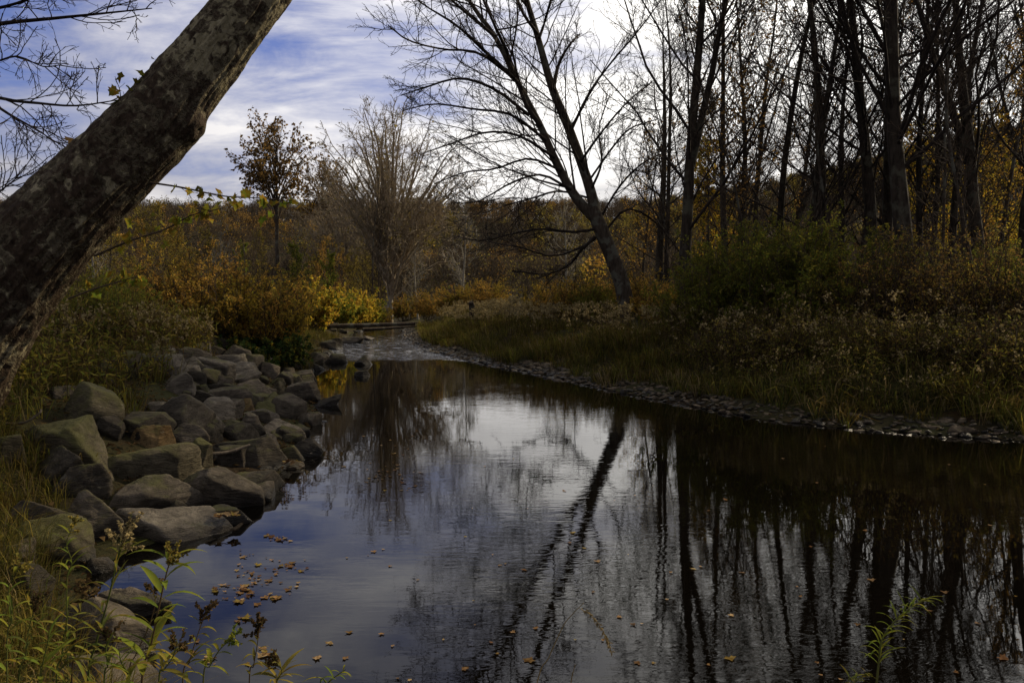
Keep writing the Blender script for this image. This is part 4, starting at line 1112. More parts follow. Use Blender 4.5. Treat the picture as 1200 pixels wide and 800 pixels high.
# x0, x1, y0, y1 in the photograph, material, flatness, turn, label
ROCKS = [
    (2, 142, 481, 545, 'rock_moss', 1.0, .2, 'largest mossy boulder with a pale broken edge, under the left bank grass'),
    (-28, 24, 505, 552, 'rock_moss', .2, 1, 'round mossy boulder cut by the left edge beside the largest one'),
    (22, 90, 526, 577, 'rock_dark', .4, 2, 'dark flat topped rock below the largest mossy boulder'),
    (84, 204, 517, 570, 'rock_moss', .2, .6, 'wide mossy ridge backed boulder in the middle of the slope'),
    (125, 190, 480, 522, 'rock_dark', .1, 3, 'dark dome of rock behind the rust stained boulder'),
    (149, 197, 496, 530, 'rock_rust', .2, .4, 'boulder with an orange rust stain on its face'),
    (106, 140, 486, 514, 'rock_dark', .1, 2, 'small black looking rock behind the mossy ridge boulder'),
    (38, 116, 545, 590, 'rock_dark', .2, .3, 'dark rock with a sharp crease above the broad faceted boulder'),
    (180, 208, 522, 552, 'rock', .3, .9, 'small grey rock wedged against the pointed mossy one'),
    (46, 134, 574, 640, 'rock', .1, .2, 'broad faceted boulder with a pale sloping top face'),
    (116, 216, 559, 612, 'rock', .3, 2.7, 'long brown boulder behind the flat slab at the water'),
    (116, 250, 591, 642, 'rock_light', .6, .1, 'long flat slab reaching out over the blue water'),
    (-5, 84, 579, 634, 'rock', .3, .9, 'smooth pale boulder behind grass at the left edge'),
    (-5, 98, 604, 672, 'rock_moss', .2, 2.2, 'grass fringed boulder low at the left edge'),
    (198, 298, 545, 606, 'rock', .4, .3, 'big boulder with a tilted plank like face by the branch'),
    (252, 322, 549, 584, 'rock_dark', .5, .7, 'dark low boulder at the water right of the tilted one'),
    (226, 289, 594, 619, 'rock_dark', .6, .2, 'small low rock with wet leaves beside the flat slab'),
    (201, 242, 512, 556, 'rock_moss', -.3, .5, 'pointed mossy boulder standing on end'),
    (231, 328, 508, 552, 'rock_dark', .3, .1, 'big dark boulder behind the grey branch'),
    (251, 286, 490, 516, 'rock_moss', .1, .8, 'small mossy hump behind the big dark boulder'),
    (276, 306, 485, 516, 'rock', .1, .9, 'grey block right of the small mossy hump'),
    (209, 258, 478, 509, 'rock_light', .6, .2, 'pale flat topped rock at the edge of the left bank grass'),
    (293, 329, 507, 537, 'rock', .2, .5, 'squarish grey rock left of the dark round one in the water'),
    (300, 354, 494, 518, 'rock_light', .7, .1, 'flat pale slab lying low in the water'),
    (339, 374, 513, 539, 'rock_dark', 0, .4, 'dark round rock standing in the water'),
    (309, 352, 460, 497, 'rock', -.3, .7, 'tall triangular boulder at the waterline'),
    (284, 324, 477, 497, 'rock_light', .6, .4, 'pale wedge leaning on the triangular boulder'),
    (333, 370, 444, 475, 'rock', -.1, .9, 'rounded boulder at the water above the triangular one'),
    (365, 398, 461, 479, 'rock_dark', .5, .2, 'low rock lying off the rounded boulder in the creek'),
    (271, 320, 444, 474, 'rock', .4, .2, 'long grey boulder with a sloping flat top'),
    (313, 336, 446, 468, 'rock_moss', .1, .3, 'small mossy rock between two grey boulders'),
    (235, 287, 451, 478, 'rock', .3, .1, 'grey ridge of rock left of the long sloping boulder'),
    (180, 226, 436, 464, 'rock_light', .2, .7, 'pale cracked boulder beside the weeds'),
    (211, 237, 433, 460, 'rock_dark', -.2, .3, 'dark rock right of the pale cracked boulder'),
    (243, 280, 467, 490, 'rock', .2, .1, 'low grey rock below the grey ridge'),
    (271, 297, 466, 486, 'rock_rust', .1, .8, 'brown rock left of the triangular boulder'),
    (192, 222, 459, 480, 'rock_light', .5, .8, 'small pale slab below the pale cracked boulder'),
    (225, 258, 425, 442, 'rock_light', .4, .5, 'whitish rock behind dry seed heads'),
    (255, 296, 424, 447, 'rock_light', .3, .1, 'whitish boulder under the dry seed heads'),
    (298, 327, 423, 447, 'rock', .2, .6, 'grey rock under the dark green bush'),
    (319, 342, 435, 456, 'rock_dark', .2, .2, 'dark small rock right of the dark green bush'),
    (339, 368, 433, 453, 'rock', .4, .9, 'flat grey rock at the edge of the golden reflection'),
    (342, 360, 412, 437, 'rock_dark', 0, .3, 'dark upright rock at the upstream end of the slope'),
    (360, 386, 413, 428, 'rock', .2, .2, 'grey rock at the foot of the riffle'),
    (383, 404, 414, 427, 'rock_dark', .3, .4, 'dark rock beside the riffle'),
    (187, 236, 494, 526, 'rock', .2, .5, 'grey brown rock right of the rust stained boulder'),
    (241, 281, 521, 552, 'rock_dark', .3, .1, 'dark low rock under the grey branch'),
    (324, 354, 532, 552, 'rock_rust', .5, .6, 'small brown rock covered in wet leaves at the water'),
    (221, 250, 456, 481, 'rock_dark', -.2, .6, 'dark three cornered rock in the middle of the upper slope'),
    (416, 434, 416, 430, 'rock_dark', -.1, .3, 'dark boulder standing in the riffle'),
    (416, 432, 434, 442, 'rock_dark', .4, .3, 'small dark rock breaking the smooth water below the riffle'),
    (398, 424, 393, 405, 'rock', .5, .4, 'pale rock below the fallen log'),
    (372, 398, 398, 412, 'rock_dark', .3, .3, 'dark rock on the left side of the riffle'),
    (424, 436, 392, 400, 'rock_light', .6, .3, 'sunlit flat stone just below the fallen log'),
    (100, 194, 677, 726, 'rock', .7, .1, 'flat brown slab behind the tall weed stems'),
    (28, 186, 700, 782, 'rock', .8, .5, 'broad flat slab under the foreground weeds'),
    (50, 168, 752, 830, 'rock', .7, 1, 'slab cut by the bottom edge under the weeds'),
    (-10, 60, 655, 720, 'rock_dark', .3, 1, 'dark rock sunk in grass at the left edge'),
]
ROCK_XY = []
for i, (x0, x1, y0, y1, mt, fl, rz, lab) in enumerate(ROCKS):
    w, h = x1 - x0, y1 - y0
    p = at_ground((x0 + x1) / 2, y1 - 0.22 * h, 0.02)
    D = p[1]
    W = w * D / F
    depth = W * (0.75 if w < 60 else 0.62)
    top = at_y((x0 + x1) / 2, y0 + 0.02 * h, D + depth * 0.40)
    Hh = max(0.12, (top[2] - p[2])) * 1.02
    if fl >= 0.5: Hh = min(Hh, 0.30 * W)
    emb = 0.45 * Hh + 0.12
    c = np.array([p[0], D + depth * 0.36, p[2] + Hh - (Hh + emb) * 0.5])
    o = obj('boulder', rock_mesh(300 + i, (W * 1.16, depth * 1.25, Hh + emb), 5 if w > 28 else 4, fl, mt), None, c)
    r = random.Random(i)
    o.rotation_euler = (r.uniform(-.12, .16), r.uniform(-.24, .24), r.uniform(-0.4, 0.4))
    tag(o, lab, 'boulder', 'boulders of the left bank')
    ROCK_XY.append((c[0], c[1], W * 0.5, depth * 0.5))

# small stones filling the gaps of the slope
def filler():
    rng = np.random.default_rng(9)
    var = [rock_mesh(500 + k, (1, 0.85, 0.7), 4, 0.3, ['rock', 'rock_dark', 'rock_moss', 'rock_dark'][k % 4]) for k in range(8)]
    n = 0
    while n < 230:
        Y = rng.uniform(5.0, 30) if n < 185 else rng.uniform(26, 48); X = rng.uniform(-11.5, -1.5)
        s, side = shore(np.array([X]), np.array([Y]))
        if side[0] > .5 or not (-0.25 < s[0] < 3.0): continue
        sc = rng.uniform(0.16, 0.62) * (0.8 if Y < 9 else 1.0)
        o = obj('stone', var[int(rng.integers(8))], None, (X, Y, g1(X, Y) + sc * 0.08))
        o.scale = (sc, sc, sc); o.rotation_euler = (rng.uniform(-.5, .5), rng.uniform(-.5, .5), rng.uniform(0, 6.28))
        tag(o, 'small dark stone wedged in a gap between the left bank boulders', 'stone', 'small stones between the boulders')
        n += 1


filler()


def mid_boulders():
    rng = np.random.default_rng(19)
    n = 0
    while n < 34:
        Y = rng.uniform(7.5, 22); X = rng.uniform(-9, -3)
        s, side = shore(np.array([X]), np.array([Y]))
        if side[0] > .5 or not (0.9 < s[0] < (2.3 if Y < 12 else 2.9)): continue
        if any(((X - a) / (w + .15)) ** 2 + ((Y - b) / (d + .15)) ** 2 < 1 for a, b, w, d in ROCK_XY): continue
        w = rng.uniform(0.5, 0.95)
        o = obj('boulder', rock_mesh(700 + n, (w, w * rng.uniform(.6, .9), w * rng.uniform(.45, .7)), 4, rng.uniform(0, .5), ['rock', 'rock_dark', 'rock_moss', 'rock_light'][int(rng.integers(4))]), None, (X, Y, g1(X, Y) + w * 0.10))
        o.rotation_euler = (rng.uniform(-.3, .3), rng.uniform(-.3, .3), rng.uniform(0, 6.28))
        tag(o, 'lesser grey boulder packed between the large ones or half sunk in the grass edge', 'boulder', 'lesser boulders of the left bank')
        ROCK_XY.append((X, Y, w * .45, w * .4)); n += 1


mid_boulders()


def off_rocks(x, y, grow=0.0):
    k = np.ones(len(x), bool)
    for a, b, w, d in ROCK_XY:
        k &= ((x - a) / (w + grow)) ** 2 + ((y - b - 0.1) / (d + 0.1 + grow)) ** 2 > 1
    return k


# ------------------------------------------------------------------ grass and weeds (stuff)
def scatter(rng, n, x0, x1, y0, y1, test, dens=None):
    X = rng.uniform(x0, x1, n); Y = rng.uniform(y0, y1, n)
    s, side = shore(X, Y)
    k = test(X, Y, s, side)
    X, Y = X[k], Y[k]
    return X, Y, ground(X, Y)


def grass(name, label, seed, n, box, test, L, W, mats, wts, bend=(0.4, 1.6), clump=0.9, per=11, rad=0.08):
    rng = np.random.default_rng(seed)
    X, Y, Z = scatter(rng, n // per, *box, test)
    c = fbm2(X, Y, clump, 3, 2.0)
    k = rng.random(len(X)) < 0.85 + 0.8 * c
    X, Y, Z, c = [np.repeat(q[k], per) for q in (X, Y, Z, c)]
    N = len(X); a = rng.random(N) * 2 * pi; rr = rad * np.sqrt(rng.random(N))
    X = X + np.cos(a) * rr; Y = Y + np.sin(a) * rr
    a = a + rng.normal(0, 0.6, N)
    mb = MB()
    pick = np.where(rng.random(N) < 0.6, np.repeat(rng.choice(len(mats), N // per, p=wts), per), rng.choice(len(mats), N, p=wts))
    l = rng.uniform(*L, N) * (1 + 0.8 * c) * np.repeat(rng.uniform(0.65, 1.3, N // per), per)
    for m in range(len(mats)):
        q = pick == m
        if q.any():
            mb.blades(np.stack([X, Y, Z - 0.03], 1)[q], np.stack([np.cos(a), np.sin(a), 0 * a], 1)[q], l[q], rng.uniform(*W, N)[q], rng.uniform(*bend, N)[q], m)
    return tag(obj(name, mb.mesh(name, [M[m] for m in mats])), label, 'grass', kind='stuff')


grass('grass', 'dark green and straw coloured grass hanging over the right bank', 61, 330000, (-8, 16, 8, 48),
      lambda x, y, s, side: (side > .5) & (s > 0.52 + 0.28 * np.sin(x * 2.1) + 0.25 * np.sin(x * 5.3 + y)) & (s < 4.6) & (np.abs(x) < y * 0.72), (0.25, 0.66), (0.010, 0.024), ['grass', 'green', 'straw'], [0.60, 0.25, 0.15])
grass('grass', 'tangled green and brown grass on top of the left bank', 62, 190000, (-16, -3, 3, 40),
      lambda x, y, s, side: (side < .5) & (s > np.where(y > 22, 0.35, np.where(y > 11, 2.4, 1.7)) + 0.35 * np.sin(y * 1.3)) & (s < 8.5) & (x > -y * 0.80 - 0.6) & off_rocks(x, y), (0.25, 0.6), (0.006, 0.014), ['grass', 'green', 'straw'], [0.6, 0.28, 0.12])


def weeds(name, label, seed, n, box, test, h, leafm, leafn, headm, headn, head_size=0.05, head_frac=0.8, L=0.09, W=0.018, lean=0.12):
    rng = np.random.default_rng(seed)
    X, Y, Z = scatter(rng, n, *box, test)
    k = rng.random(len(X)) < 0.6 + 0.9 * fbm2(X, Y, 0.7, 3, 8.0)
    X, Y, Z = X[k], Y[k], Z[k]; N = len(X)
    hh = rng.uniform(*h, N) * (1 + 0.35 * fbm2(X, Y, 0.45, 2, 4.0))
    P = paths(rng, np.stack([X, Y, Z - 0.03], 1), np.concatenate([rng.normal(0, lean, (N, 2)), np.ones((N, 1))], 1), hh, 5, 0.05, 0.0)
    mb = MB(); mb.tubes(P, np.linspace(0.005, 0.0028, 5)[None] * np.ones((N, 1)), 3, 0)
    for i, (m, num) in enumerate(zip(leafm, leafn)):
        leaf_on(rng, mb, P, num, L, W, 1 + i, 0.15, 0.5)
    if headn:
        hs = rng.random(N) < head_frac
        tip = P[hs, -1]; nh = len(tip)
        arms = paths(rng, np.repeat(P[hs, -2] * 0.35 + P[hs, -1] * 0.65, 4, 0), nrm(rng.normal(size=(nh * 4, 3)) + [0, 0, 0.5]), np.full(nh * 4, 0.13), 4, 0.1, -0.10)
        leaf_on(rng, mb, arms, headn, head_size, head_size * 0.8, 1 + len(leafm), 0.2, 0.0)
    me = mb.mesh(name, [M['stem_b']] + [M[m] for m in leafm] + [M[headm or 'fluff']], False)
    return tag(obj(name, me), label, 'weeds', kind='stuff')


weeds('weeds', 'brown goldenrod stand with tan seed fluff along the right bank', 71, 8200, (-9, 8, 14.5, 52),
      lambda x, y, s, side: (side > .5) & (s > 1.9) & (s < 5.5) & (x < 5.2), (0.75, 1.05), ['brown', 'olive'], [6, 4], 'fluff', 5, 0.062, 0.9)
weeds('weeds', 'dark leafy weeds with a few tan seed heads on the shaded right bank', 72, 15000, (4, 16, 11, 24),
      lambda x, y, s, side: (side > .5) & (s > 1.15) & (s < 7.5) & (x < y * 0.75), (0.35, 1.0), ['brown', 'green', 'olive'], [4, 6, 4], 'fluff', 3, 0.05, 0.25)
weeds('weeds', 'tall dead stalks with tan heads among the shaded right bank brush', 75, 800, (3, 16, 13, 22),
      lambda x, y, s, side: (side > .5) & (s > 2.8) & (s < 7.5) & (x < y * 0.75), (0.8, 1.5), ['brown', 'olive'], [7, 3], 'fluff', 4, 0.055, 0.45)
weeds('weeds', 'green and brown weeds growing thick on the left bank below the leaning trunk', 73, 17000, (-14, -4, 5.5, 24),
      lambda x, y, s, side: (side < .5) & (s > 2.2) & (s < 9) & (x > -y * 0.78 - 0.4) & off_rocks(x, y, 0.1), (0.6, 1.15), ['green', 'olive', 'brown'], [8, 5, 3], 'fluff', 3, 0.04, 0.05, 0.12, 0.028)
weeds('weeds', 'dry brown goldenrod with pale seed heads above the boulders', 74, 1700, (-9.5, -5.2, 11.5, 21),
      lambda x, y, s, side: (side < .5) & (s > 2.2) & (s < 4.2) & off_rocks(x, y, 0.05), (0.6, 0.95), ['brown'], [9], 'fluff', 4, 0.055, 0.9)


# gravel of the right shore: one mass of pebbles plus the larger flat stones
def gravel():
    rng = np.random.default_rng(12)
    d, f = ico(2)
    shapes = []
    for k in range(10):
        n = nrm(rng.normal(size=(10, 3))); h = rng.uniform(0.6, 1, 10)
        r = 1 / ((np.maximum(d @ n.T / h, 1e-3)) ** 14).sum(1) ** (1 / 14)
        shapes.append(np.clip(d * r[:, None], -1.2, 1.2))
    mb = MB()
    X, Y, Z = scatter(rng, 78000, -8, 13, 8, 52, lambda x, y, s, side: (side > .5) & (s > -0.25) & (s < 0.8) & (np.abs(x) < y * 0.72))
    for x, y, z in zip(X, Y, Z):
        sc = (0.020 + 0.060 * rng.random() ** 2.0) * (1 + (y > 20) * 0.4); a = rng.random() * 6.28
        R = np.array([[cos(a), -sin(a), 0], [sin(a), cos(a), 0], [0, 0, 1]])
        v = (shapes[rng.integers(10)] * [1.25, 0.95, 0.5] * sc) @ R.T
        mb.add(v + [x, y, max(z, -0.03) + 0.01], f, int(rng.integers(3)))
    tag(obj('gravel', mb.mesh('gravel', [M['mudstone'], M['rock'], M['rock_dark']])), 'grey pebbles along the foot of the right bank', 'gravel', kind='stuff')
    var = [rock_mesh(600 + k, (1, 0.8, 0.42), 3, 0.5, ['mudstone', 'rock', 'mudstone'][k % 3]) for k in range(6)]
    X, Y, Z = scatter(rng, 2400, -7, 10, 10, 46, lambda x, y, s, side: (side > .5) & (s > -0.15) & (s < 0.85) & (np.abs(x) < y * 0.68))
    for x, y, z in list(zip(X, Y, Z))[:130]:
        sc = 0.10 + 0.22 * rng.random() ** 2
        o = obj('stone', var[int(rng.integers(6))], None, (x, y, max(z, 0) + 0.02)); o.scale = (sc,) * 3
        o.rotation_euler = (rng.uniform(-.25, .25), rng.uniform(-.25, .25), rng.uniform(0, 6.28))
        tag(o, 'flat grey stone lying in the gravel at the foot of the right bank', 'stone', 'flat stones on the right shore')


gravel()


def litter():
    rng = np.random.default_rng(15)
    mb = MB()
    for box, n, test in (((-9, -1.2, 2.5, 30), 30000, lambda x, y, s, side: (side < .5) & (s > 0.0) & (s < 4.5)),
                         ((-8, 14, 8, 45), 16000, lambda x, y, s, side: (side > .5) & (s > 0.05) & (s < 2.0))):
        X, Y, Z = scatter(rng, n, *box, test)
        k = rng.random(len(X)) < 0.5 + fbm2(X, Y, 1.3, 3, 6.0); X, Y, Z = X[k], Y[k], Z[k]
        a = rng.random(len(X)) * 2 * pi
        up = rng.normal(0, 0.35, (len(X), 3)); up[:, 2] = 1
        mb.leaves(np.stack([X, Y, Z + 0.02 + 0.03 * rng.random(len(X))], 1), np.stack([np.cos(a), np.sin(a), rng.normal(0, 0.3, len(X))], 1), up,
                  rng.uniform(0.04, 0.10, len(X)), rng.uniform(0.03, 0.07, len(X)), 0, 0.3)
    tag(obj('leaf_litter', mb.mesh('leaf_litter', M['brown'], False)), 'dead brown leaves strewn over both banks', 'leaf litter', kind='stuff')


litter()

# ------------------------------------------------------------------ dead wood
def log(name, label, pts, r0, r1, mat, stubs=0, seed=0, K=40, SD=16, cat='log'):
    rng = np.random.default_rng(seed)
    P = catmull(pts, K); root = P[0].copy(); P = P - root
    T = nrm(np.gradient(P, axis=0)); ref = np.array([[0.1, 0.2, 1.0]]); u = nrm(np.cross(ref, T)); w = np.cross(T, u)
    a = np.arange(SD) * 2 * pi / SD
    N = np.cos(a)[None, :, None] * u[:, None] + np.sin(a)[None, :, None] * w[:, None]
    R = np.linspace(r0, r1, K)
    pos = P[:, None] + N * R[:, None, None]
    pos = pos + N * (fbm(pos * (0.5 / max(r0, 1e-3)) + seed, 3) * R[:, None] * 0.30)[..., None]
    i = np.arange(K - 1)[:, None] * SD + np.arange(SD)[None]; i2 = np.arange(K - 1)[:, None] * SD + (np.arange(SD)[None] + 1) % SD
    b = MB(); b.add(pos, np.stack([i, i2, i2 + SD, i + SD], -1).reshape(-1, 4))
    for e in (0, K - 1):
        k = np.arange(SD); V = np.concatenate([[P[e] + T[e] * (R[e] * 0.15 if e else -R[e] * 0.15)], pos[e]])
        b.add(V, np.stack([np.zeros(SD, int), 1 + k, 1 + (k + 1) % SD], 1))
    o = obj(name, b.mesh(name, M[mat]), None, root); tag(o, label, cat)
    if stubs:
        sb = MB(); q, rr = sprout(rng, P[None], R[None], stubs, 0.1, 0.95, 0.9, 0.10, 5, 0.1, 0.02, 0.45, 0.006); sb.tubes(q, rr, 5)
        obj('stub', sb.mesh('stub', M[mat]), o)
    return o


log('fallen_log', 'long bare log lying across the creek upstream', [at_y(326, 383, 37.5), at_y(375, 382.5, 38), at_y(430, 381, 39), at_y(486, 379, 40)], 0.125, 0.09, 'bark2', 5, 1)
log('fallen_log', 'thinner second log beside the long one, at the right end', [at_y(425, 386, 43.2), at_y(455, 384.5, 44), at_y(488, 382, 45)], 0.10, 0.06, 'bark2', 3, 2)
log('driftwood', 'dark root piece lying on the bank below the fallen log', [at_y(343, 397, 36), at_y(352, 394, 36.3), at_y(362, 388, 36.6), at_y(370, 389, 37)], 0.14, 0.05, 'bark', 6, 3)
log('driftwood', 'smaller dark limb under the left end of the fallen log', [at_y(345, 403, 34), at_y(356, 400, 34.2), at_y(366, 403, 34.5)], 0.12, 0.05, 'bark', 4, 4)
log('branch', 'grey bent branch leaning across the boulders', [at_y(204, 560, 9.2), at_y(226, 545, 9.15), at_y(246, 533, 9.2), at_y(270, 529, 9.35), at_y(293, 521, 9.5)], 0.030, 0.016, 'deadwood', 0, 5, cat='branch')
log('branch', 'black wet stick floating off the flat slab', [at_y(240, 626, 7.35), at_y(262, 626, 7.3), at_y(275, 620, 7.35), at_y(285, 613, 7.55), at_y(298, 612, 7.6)], 0.026, 0.016, 'bark', 2, 6, cat='branch')
log('branch', 'short wet stick in the water right of the small leafy rock', [at_y(282, 600, 8.05), at_y(296, 596, 8.15), at_y(310, 597, 8.1)], 0.022, 0.012, 'bark', 0, 7, cat='branch')
log('branch', 'pale broken stick on top of the largest mossy boulder', [at_y(4, 497, 8.2), at_y(28, 495, 8.15), at_y(46, 484, 8.2), at_y(48, 480, 8.25)], 0.014, 0.009, 'deadwood', 4, 8, cat='branch')
log('stump', 'dark broken stump sticking up from the brown weeds', [at_y(554, 386, 38), at_y(554, 372, 38), at_y(553, 360, 38.0), at_y(552, 354, 37.9)], 0.17, 0.12, 'bark', 2, 9, cat='stump')
log('branch', 'thin drift stick lying on the gravel of the right shore', [at_y(896, 497, 13.9), at_y(905, 506, 13.2), at_y(925, 508, 13.0), at_y(950, 505, 13.1)], 0.016, 0.008, 'deadwood', 5, 10, cat='branch')


# ------------------------------------------------------------------ leaves on the water
def floating():
    rng = np.random.default_rng(14)
    var = []
    for k in range(6):
        b = MB(); big_leaves(rng, b, [np.zeros(3)], 0.115, flat=True); b.v[0] = b.v[0] - b.v[0].mean(0) * [1, 1, 0]
        var.append(b.mesh('leaf', M['float_leaf'], False))
    grp = 'fallen leaves floating on the creek'
    def leaf(px, py, lab, sc=0.9):
        d = pix_ray(px, py); p = np.array([0, 0, CAMZ]) + d * ((0.006 - CAMZ) / d[2])
        if shore(p[:1], p[1:2])[0][0] > -0.05: return
        o = obj('leaf', var[int(rng.integers(6))], None, p); sc *= 0.28 + 0.55 * rng.random() ** 1.3
        o.scale = (sc, sc * rng.uniform(0.7, 1), sc * rng.uniform(0.5, 1.2)); o.rotation_euler = (rng.normal(0, .06), rng.normal(0, .06), rng.uniform(0, 6.28))
        tag(o, lab, 'leaf', grp)
    for cx, cy, sx, sy, n, lab in [(296, 688, 24, 10, 64, 'tan leaf in the dense raft off the flat brown slab'), (335, 664, 14, 5, 14, 'tan leaf in the small raft right of the dense one'),
                                   (300, 672, 18, 6, 12, 'tan leaf in the upper fringe of the dense raft'), (340, 632, 22, 4, 10, 'tan leaf in the thin line of leaves off the flat slab'),
                                   (285, 648, 8, 3, 6, 'tan leaf in the little cluster right of the flat slab'), (270, 770, 26, 10, 14, 'pale leaf floating among the foreground weeds'),
                                   (285, 724, 8, 4, 5, 'pale leaf in the few below the dense raft')]:
        for _ in range(n): leaf(rng.normal(cx, sx), rng.normal(cy, sy), lab)
    for px, py, lab in [(449, 643, 'lone curled leaf in the bright middle of the creek'), (409, 740, 'lone oval tan leaf on dark blue water'), (447, 742, 'small pale leaf right of the oval one'),
                        (460, 756, 'narrow tan leaf below the small pale one'), (386, 753, 'tan leaf left of the lone oval one'), (372, 770, 'orange leaf low on the dark blue water'), (466, 794, 'large pale leaf at the bottom edge'),
                        (480, 796, 'tan leaf touching the large pale one at the bottom edge'), (695, 693, 'tan leaf right of the reflected stems'), (726, 722, 'large tan leaf right of the seed stalk'), (742, 731, 'pale leaf close below the large tan one'),
                        (752, 730, 'yellow leaf beside the pale one right of the seed stalk'), (674, 749, 'orange leaf under the seed stalk'), (620, 773, 'yellow leaf left of the seed stalk'), (614, 667, 'greenish leaf between the reflected stems'),
                        (747, 776, 'brown leaf low on the right half of the creek'), (766, 776, 'yellow brown leaf beside the low brown one'), (950, 640, 'leaf in the dark reflection of the wood'), (1005, 731, 'small leaf left of the green sprig'),
                        (1190, 698, 'orange leaf near the right edge'), (1160, 615, 'long pale leaf in the streaked reflection'), (1014, 621, 'brown leaf in the darkest part of the reflection'), (850, 585, 'leaf in the dark water off the gravel'), (720, 586, 'tan leaf right of the reflected forked tree'), (592, 660, 'dark leaf on the rippled bright water'), (700, 657, 'small tan leaf on rippled grey water'), (1175, 770, 'leaf on the golden glint at the right'), (962, 790, 'brown leaf at the bottom left of the green sprig'), (985, 795, 'pale leaf touching the foot of the sprig')]:
        leaf(px, py, lab, 0.85)
    for _ in range(60):
        leaf(rng.normal(455, 22), rng.uniform(500, 575), 'brown leaf drifting in the reflection of the wide sycamore', 0.9)
    for _ in range(60):
        leaf(rng.uniform(380, 1190), 520 + 270 * rng.random() ** 1.0, 'scattered small brown leaf drifting on the open creek', 0.75)
    # leaves caught on the low rocks
    for cx, cy, n, z in [(283, 551, 16, 0.05), (268, 602, 12, 0.14), (338, 540, 10, 0.12), (345, 478, 10, 0.06)]:
        for _ in range(n):
            p = at_y(rng.normal(cx, 9), cy, 1); d = pix_ray(rng.normal(cx, 9), rng.normal(cy, 1.6)); p = np.array([0, 0, CAMZ]) + d * ((z - CAMZ) / d[2])
            o = obj('leaf', var[int(rng.integers(6))], None, p); o.scale = (0.8,) * 3; o.rotation_euler = (rng.normal(0, .3), rng.normal(0, .3), rng.uniform(0, 6.28))
            tag(o, 'wet brown leaf caught among the low rocks at the left waterline', 'leaf', 'wet leaves caught on the rocks')


floating()


# ------------------------------------------------------------------ foreground plants
def lance(mb, rng, base, d, L, W, droop, mat=0, K=7):
    """a long pointed leaf: strip bending down"""
    d = nrm(np.asarray(d, float)); pts = [np.asarray(base, float)]; dd = d.copy()
    for k in range(K - 1):
        dd = dd + [0, 0, -droop / K]; dd = nrm(dd); pts.append(pts[-1] + dd * L / (K - 1))
    pts = np.array(pts); T = nrm(np.gradient(pts, axis=0)); side = nrm(np.cross(T, [[0, 0, 1.0]]) + rng.normal(0, 0.15, 3)); nn = np.cross(side, T)
    t = np.linspace(0, 1, K); w = (np.sin(pi * np.clip(t, 0.03, 0.985) ** 0.8) ** 0.8 * W * 0.5)[:, None]
    V = np.stack([pts - side * w + nn * w * .35, pts, pts + side * w + nn * w * .35], 1).reshape(-1, 3)
    i = np.arange(K - 1)[:, None] * 3 + np.arange(2)[None]
    mb.add(V, np.stack([i, i + 1, i + 4, i + 3], -1).reshape(-1, 4), mat)


def goldenrod(label, px, Y, r, leaves, L, W, head, leafm='ygreen', stemm='stem_g', headm='fluff', seed=0, spray=6, spl=0.10, start=0.15):
    rng = np.random.default_rng(seed)
    top = [at_y(x, y, Y) for x, y in px]
    foot = np.array([top[0][0] - 0.02, Y + 0.02, g1(top[0][0] - 0.02, Y + 0.02) - 0.05])
    pts = ([foot] if foot[2] < top[0][2] - 0.05 else []) + top
    c = catmull(pts, 26); root = c[0].copy(); c = c - root
    t = thing('weed_plant', label, 'plant', root, group='weeds growing at the camera side of the creek')
    b = MB(); b.tubes(c[None], np.linspace(r, r * 0.45, 26)[None], 6)
    lb, hb = MB(), MB()
    leaves = int(leaves * 1.5); L *= 1.25; W *= 1.15
    for k in range(leaves):
        f = start + (0.97 - start) * k / leaves
        p, T = lerp_on(c[None], np.array([[f]])); p, T = p[0, 0], T[0, 0]
        a = k * 2.4 + rng.normal(0, .4); d = np.array([cos(a), sin(a) * 0.7, 0.75]) + T * 0.5
        lance(lb, rng, p, d, L * rng.uniform(0.6, 1.2) * (1.05 - 0.45 * f), W * rng.uniform(0.75, 1.2) * (1.1 - 0.5 * f), rng.uniform(0.8, 2.2))
    if head:
        sp, sr = sprout(rng, c[None], np.full((1, 26), r * 0.4), spray, 0.80, 1.0, 0.7, 0.0, 5, 0.1, -0.02, 1, 0.0012)
        p, T = lerp_on(c[None], 0.84 + 0.16 * rng.random((1, spray)) * .99)
        sp = paths(rng, p[0], nrm(rng.normal(size=(spray, 3))) * 0.8 + T[0], np.full(spray, spl) * rng.uniform(.6, 1.2, spray), 6, 0.08, -0.05)
        b.tubes(sp, np.full((spray, 6), 0.0011), 3)
        leaf_on(rng, hb, sp, head, 0.012, 0.010, 0, 0.25, -0.3)
    obj('stem', b.mesh('stem', M[stemm]), t)
    if leaves: obj('leaves', lb.mesh('leaves', M[leafm]), t)
    if head: obj('flower_head', hb.mesh('flower_head', M[headm], False), t)


goldenrod('tall green weed with broad drooping leaves and a browning top', [(166, 802), (176, 760), (186, 712), (196, 668), (203, 650)], 2.55, 0.0042, 15, 0.16, 0.026, 26, 'ygreen', 'stem_b', 'olive', 81, 8, 0.06)
goldenrod('green weed with fluffy grey seed sprays, left of the broad leaved one', [(103, 802), (112, 755), (126, 705), (136, 662), (143, 632)], 2.6, 0.0042, 13, 0.13, 0.014, 34, 'green', 'stem_g', 'fluff', 82, 12, 0.11)
goldenrod('brown tipped weed right of the broad leaved one', [(214, 802), (222, 775), (230, 748), (240, 720)], 2.5, 0.003, 9, 0.09, 0.014, 24, 'green', 'stem_b', 'brown', 83, 7, 0.06)
goldenrod('short weed with a yellow green budding top', [(238, 802), (246, 780), (258, 760), (272, 748)], 2.45, 0.003, 9, 0.085, 0.014, 20, 'ygreen', 'stem_g', 'ygreen', 84, 6, 0.05)
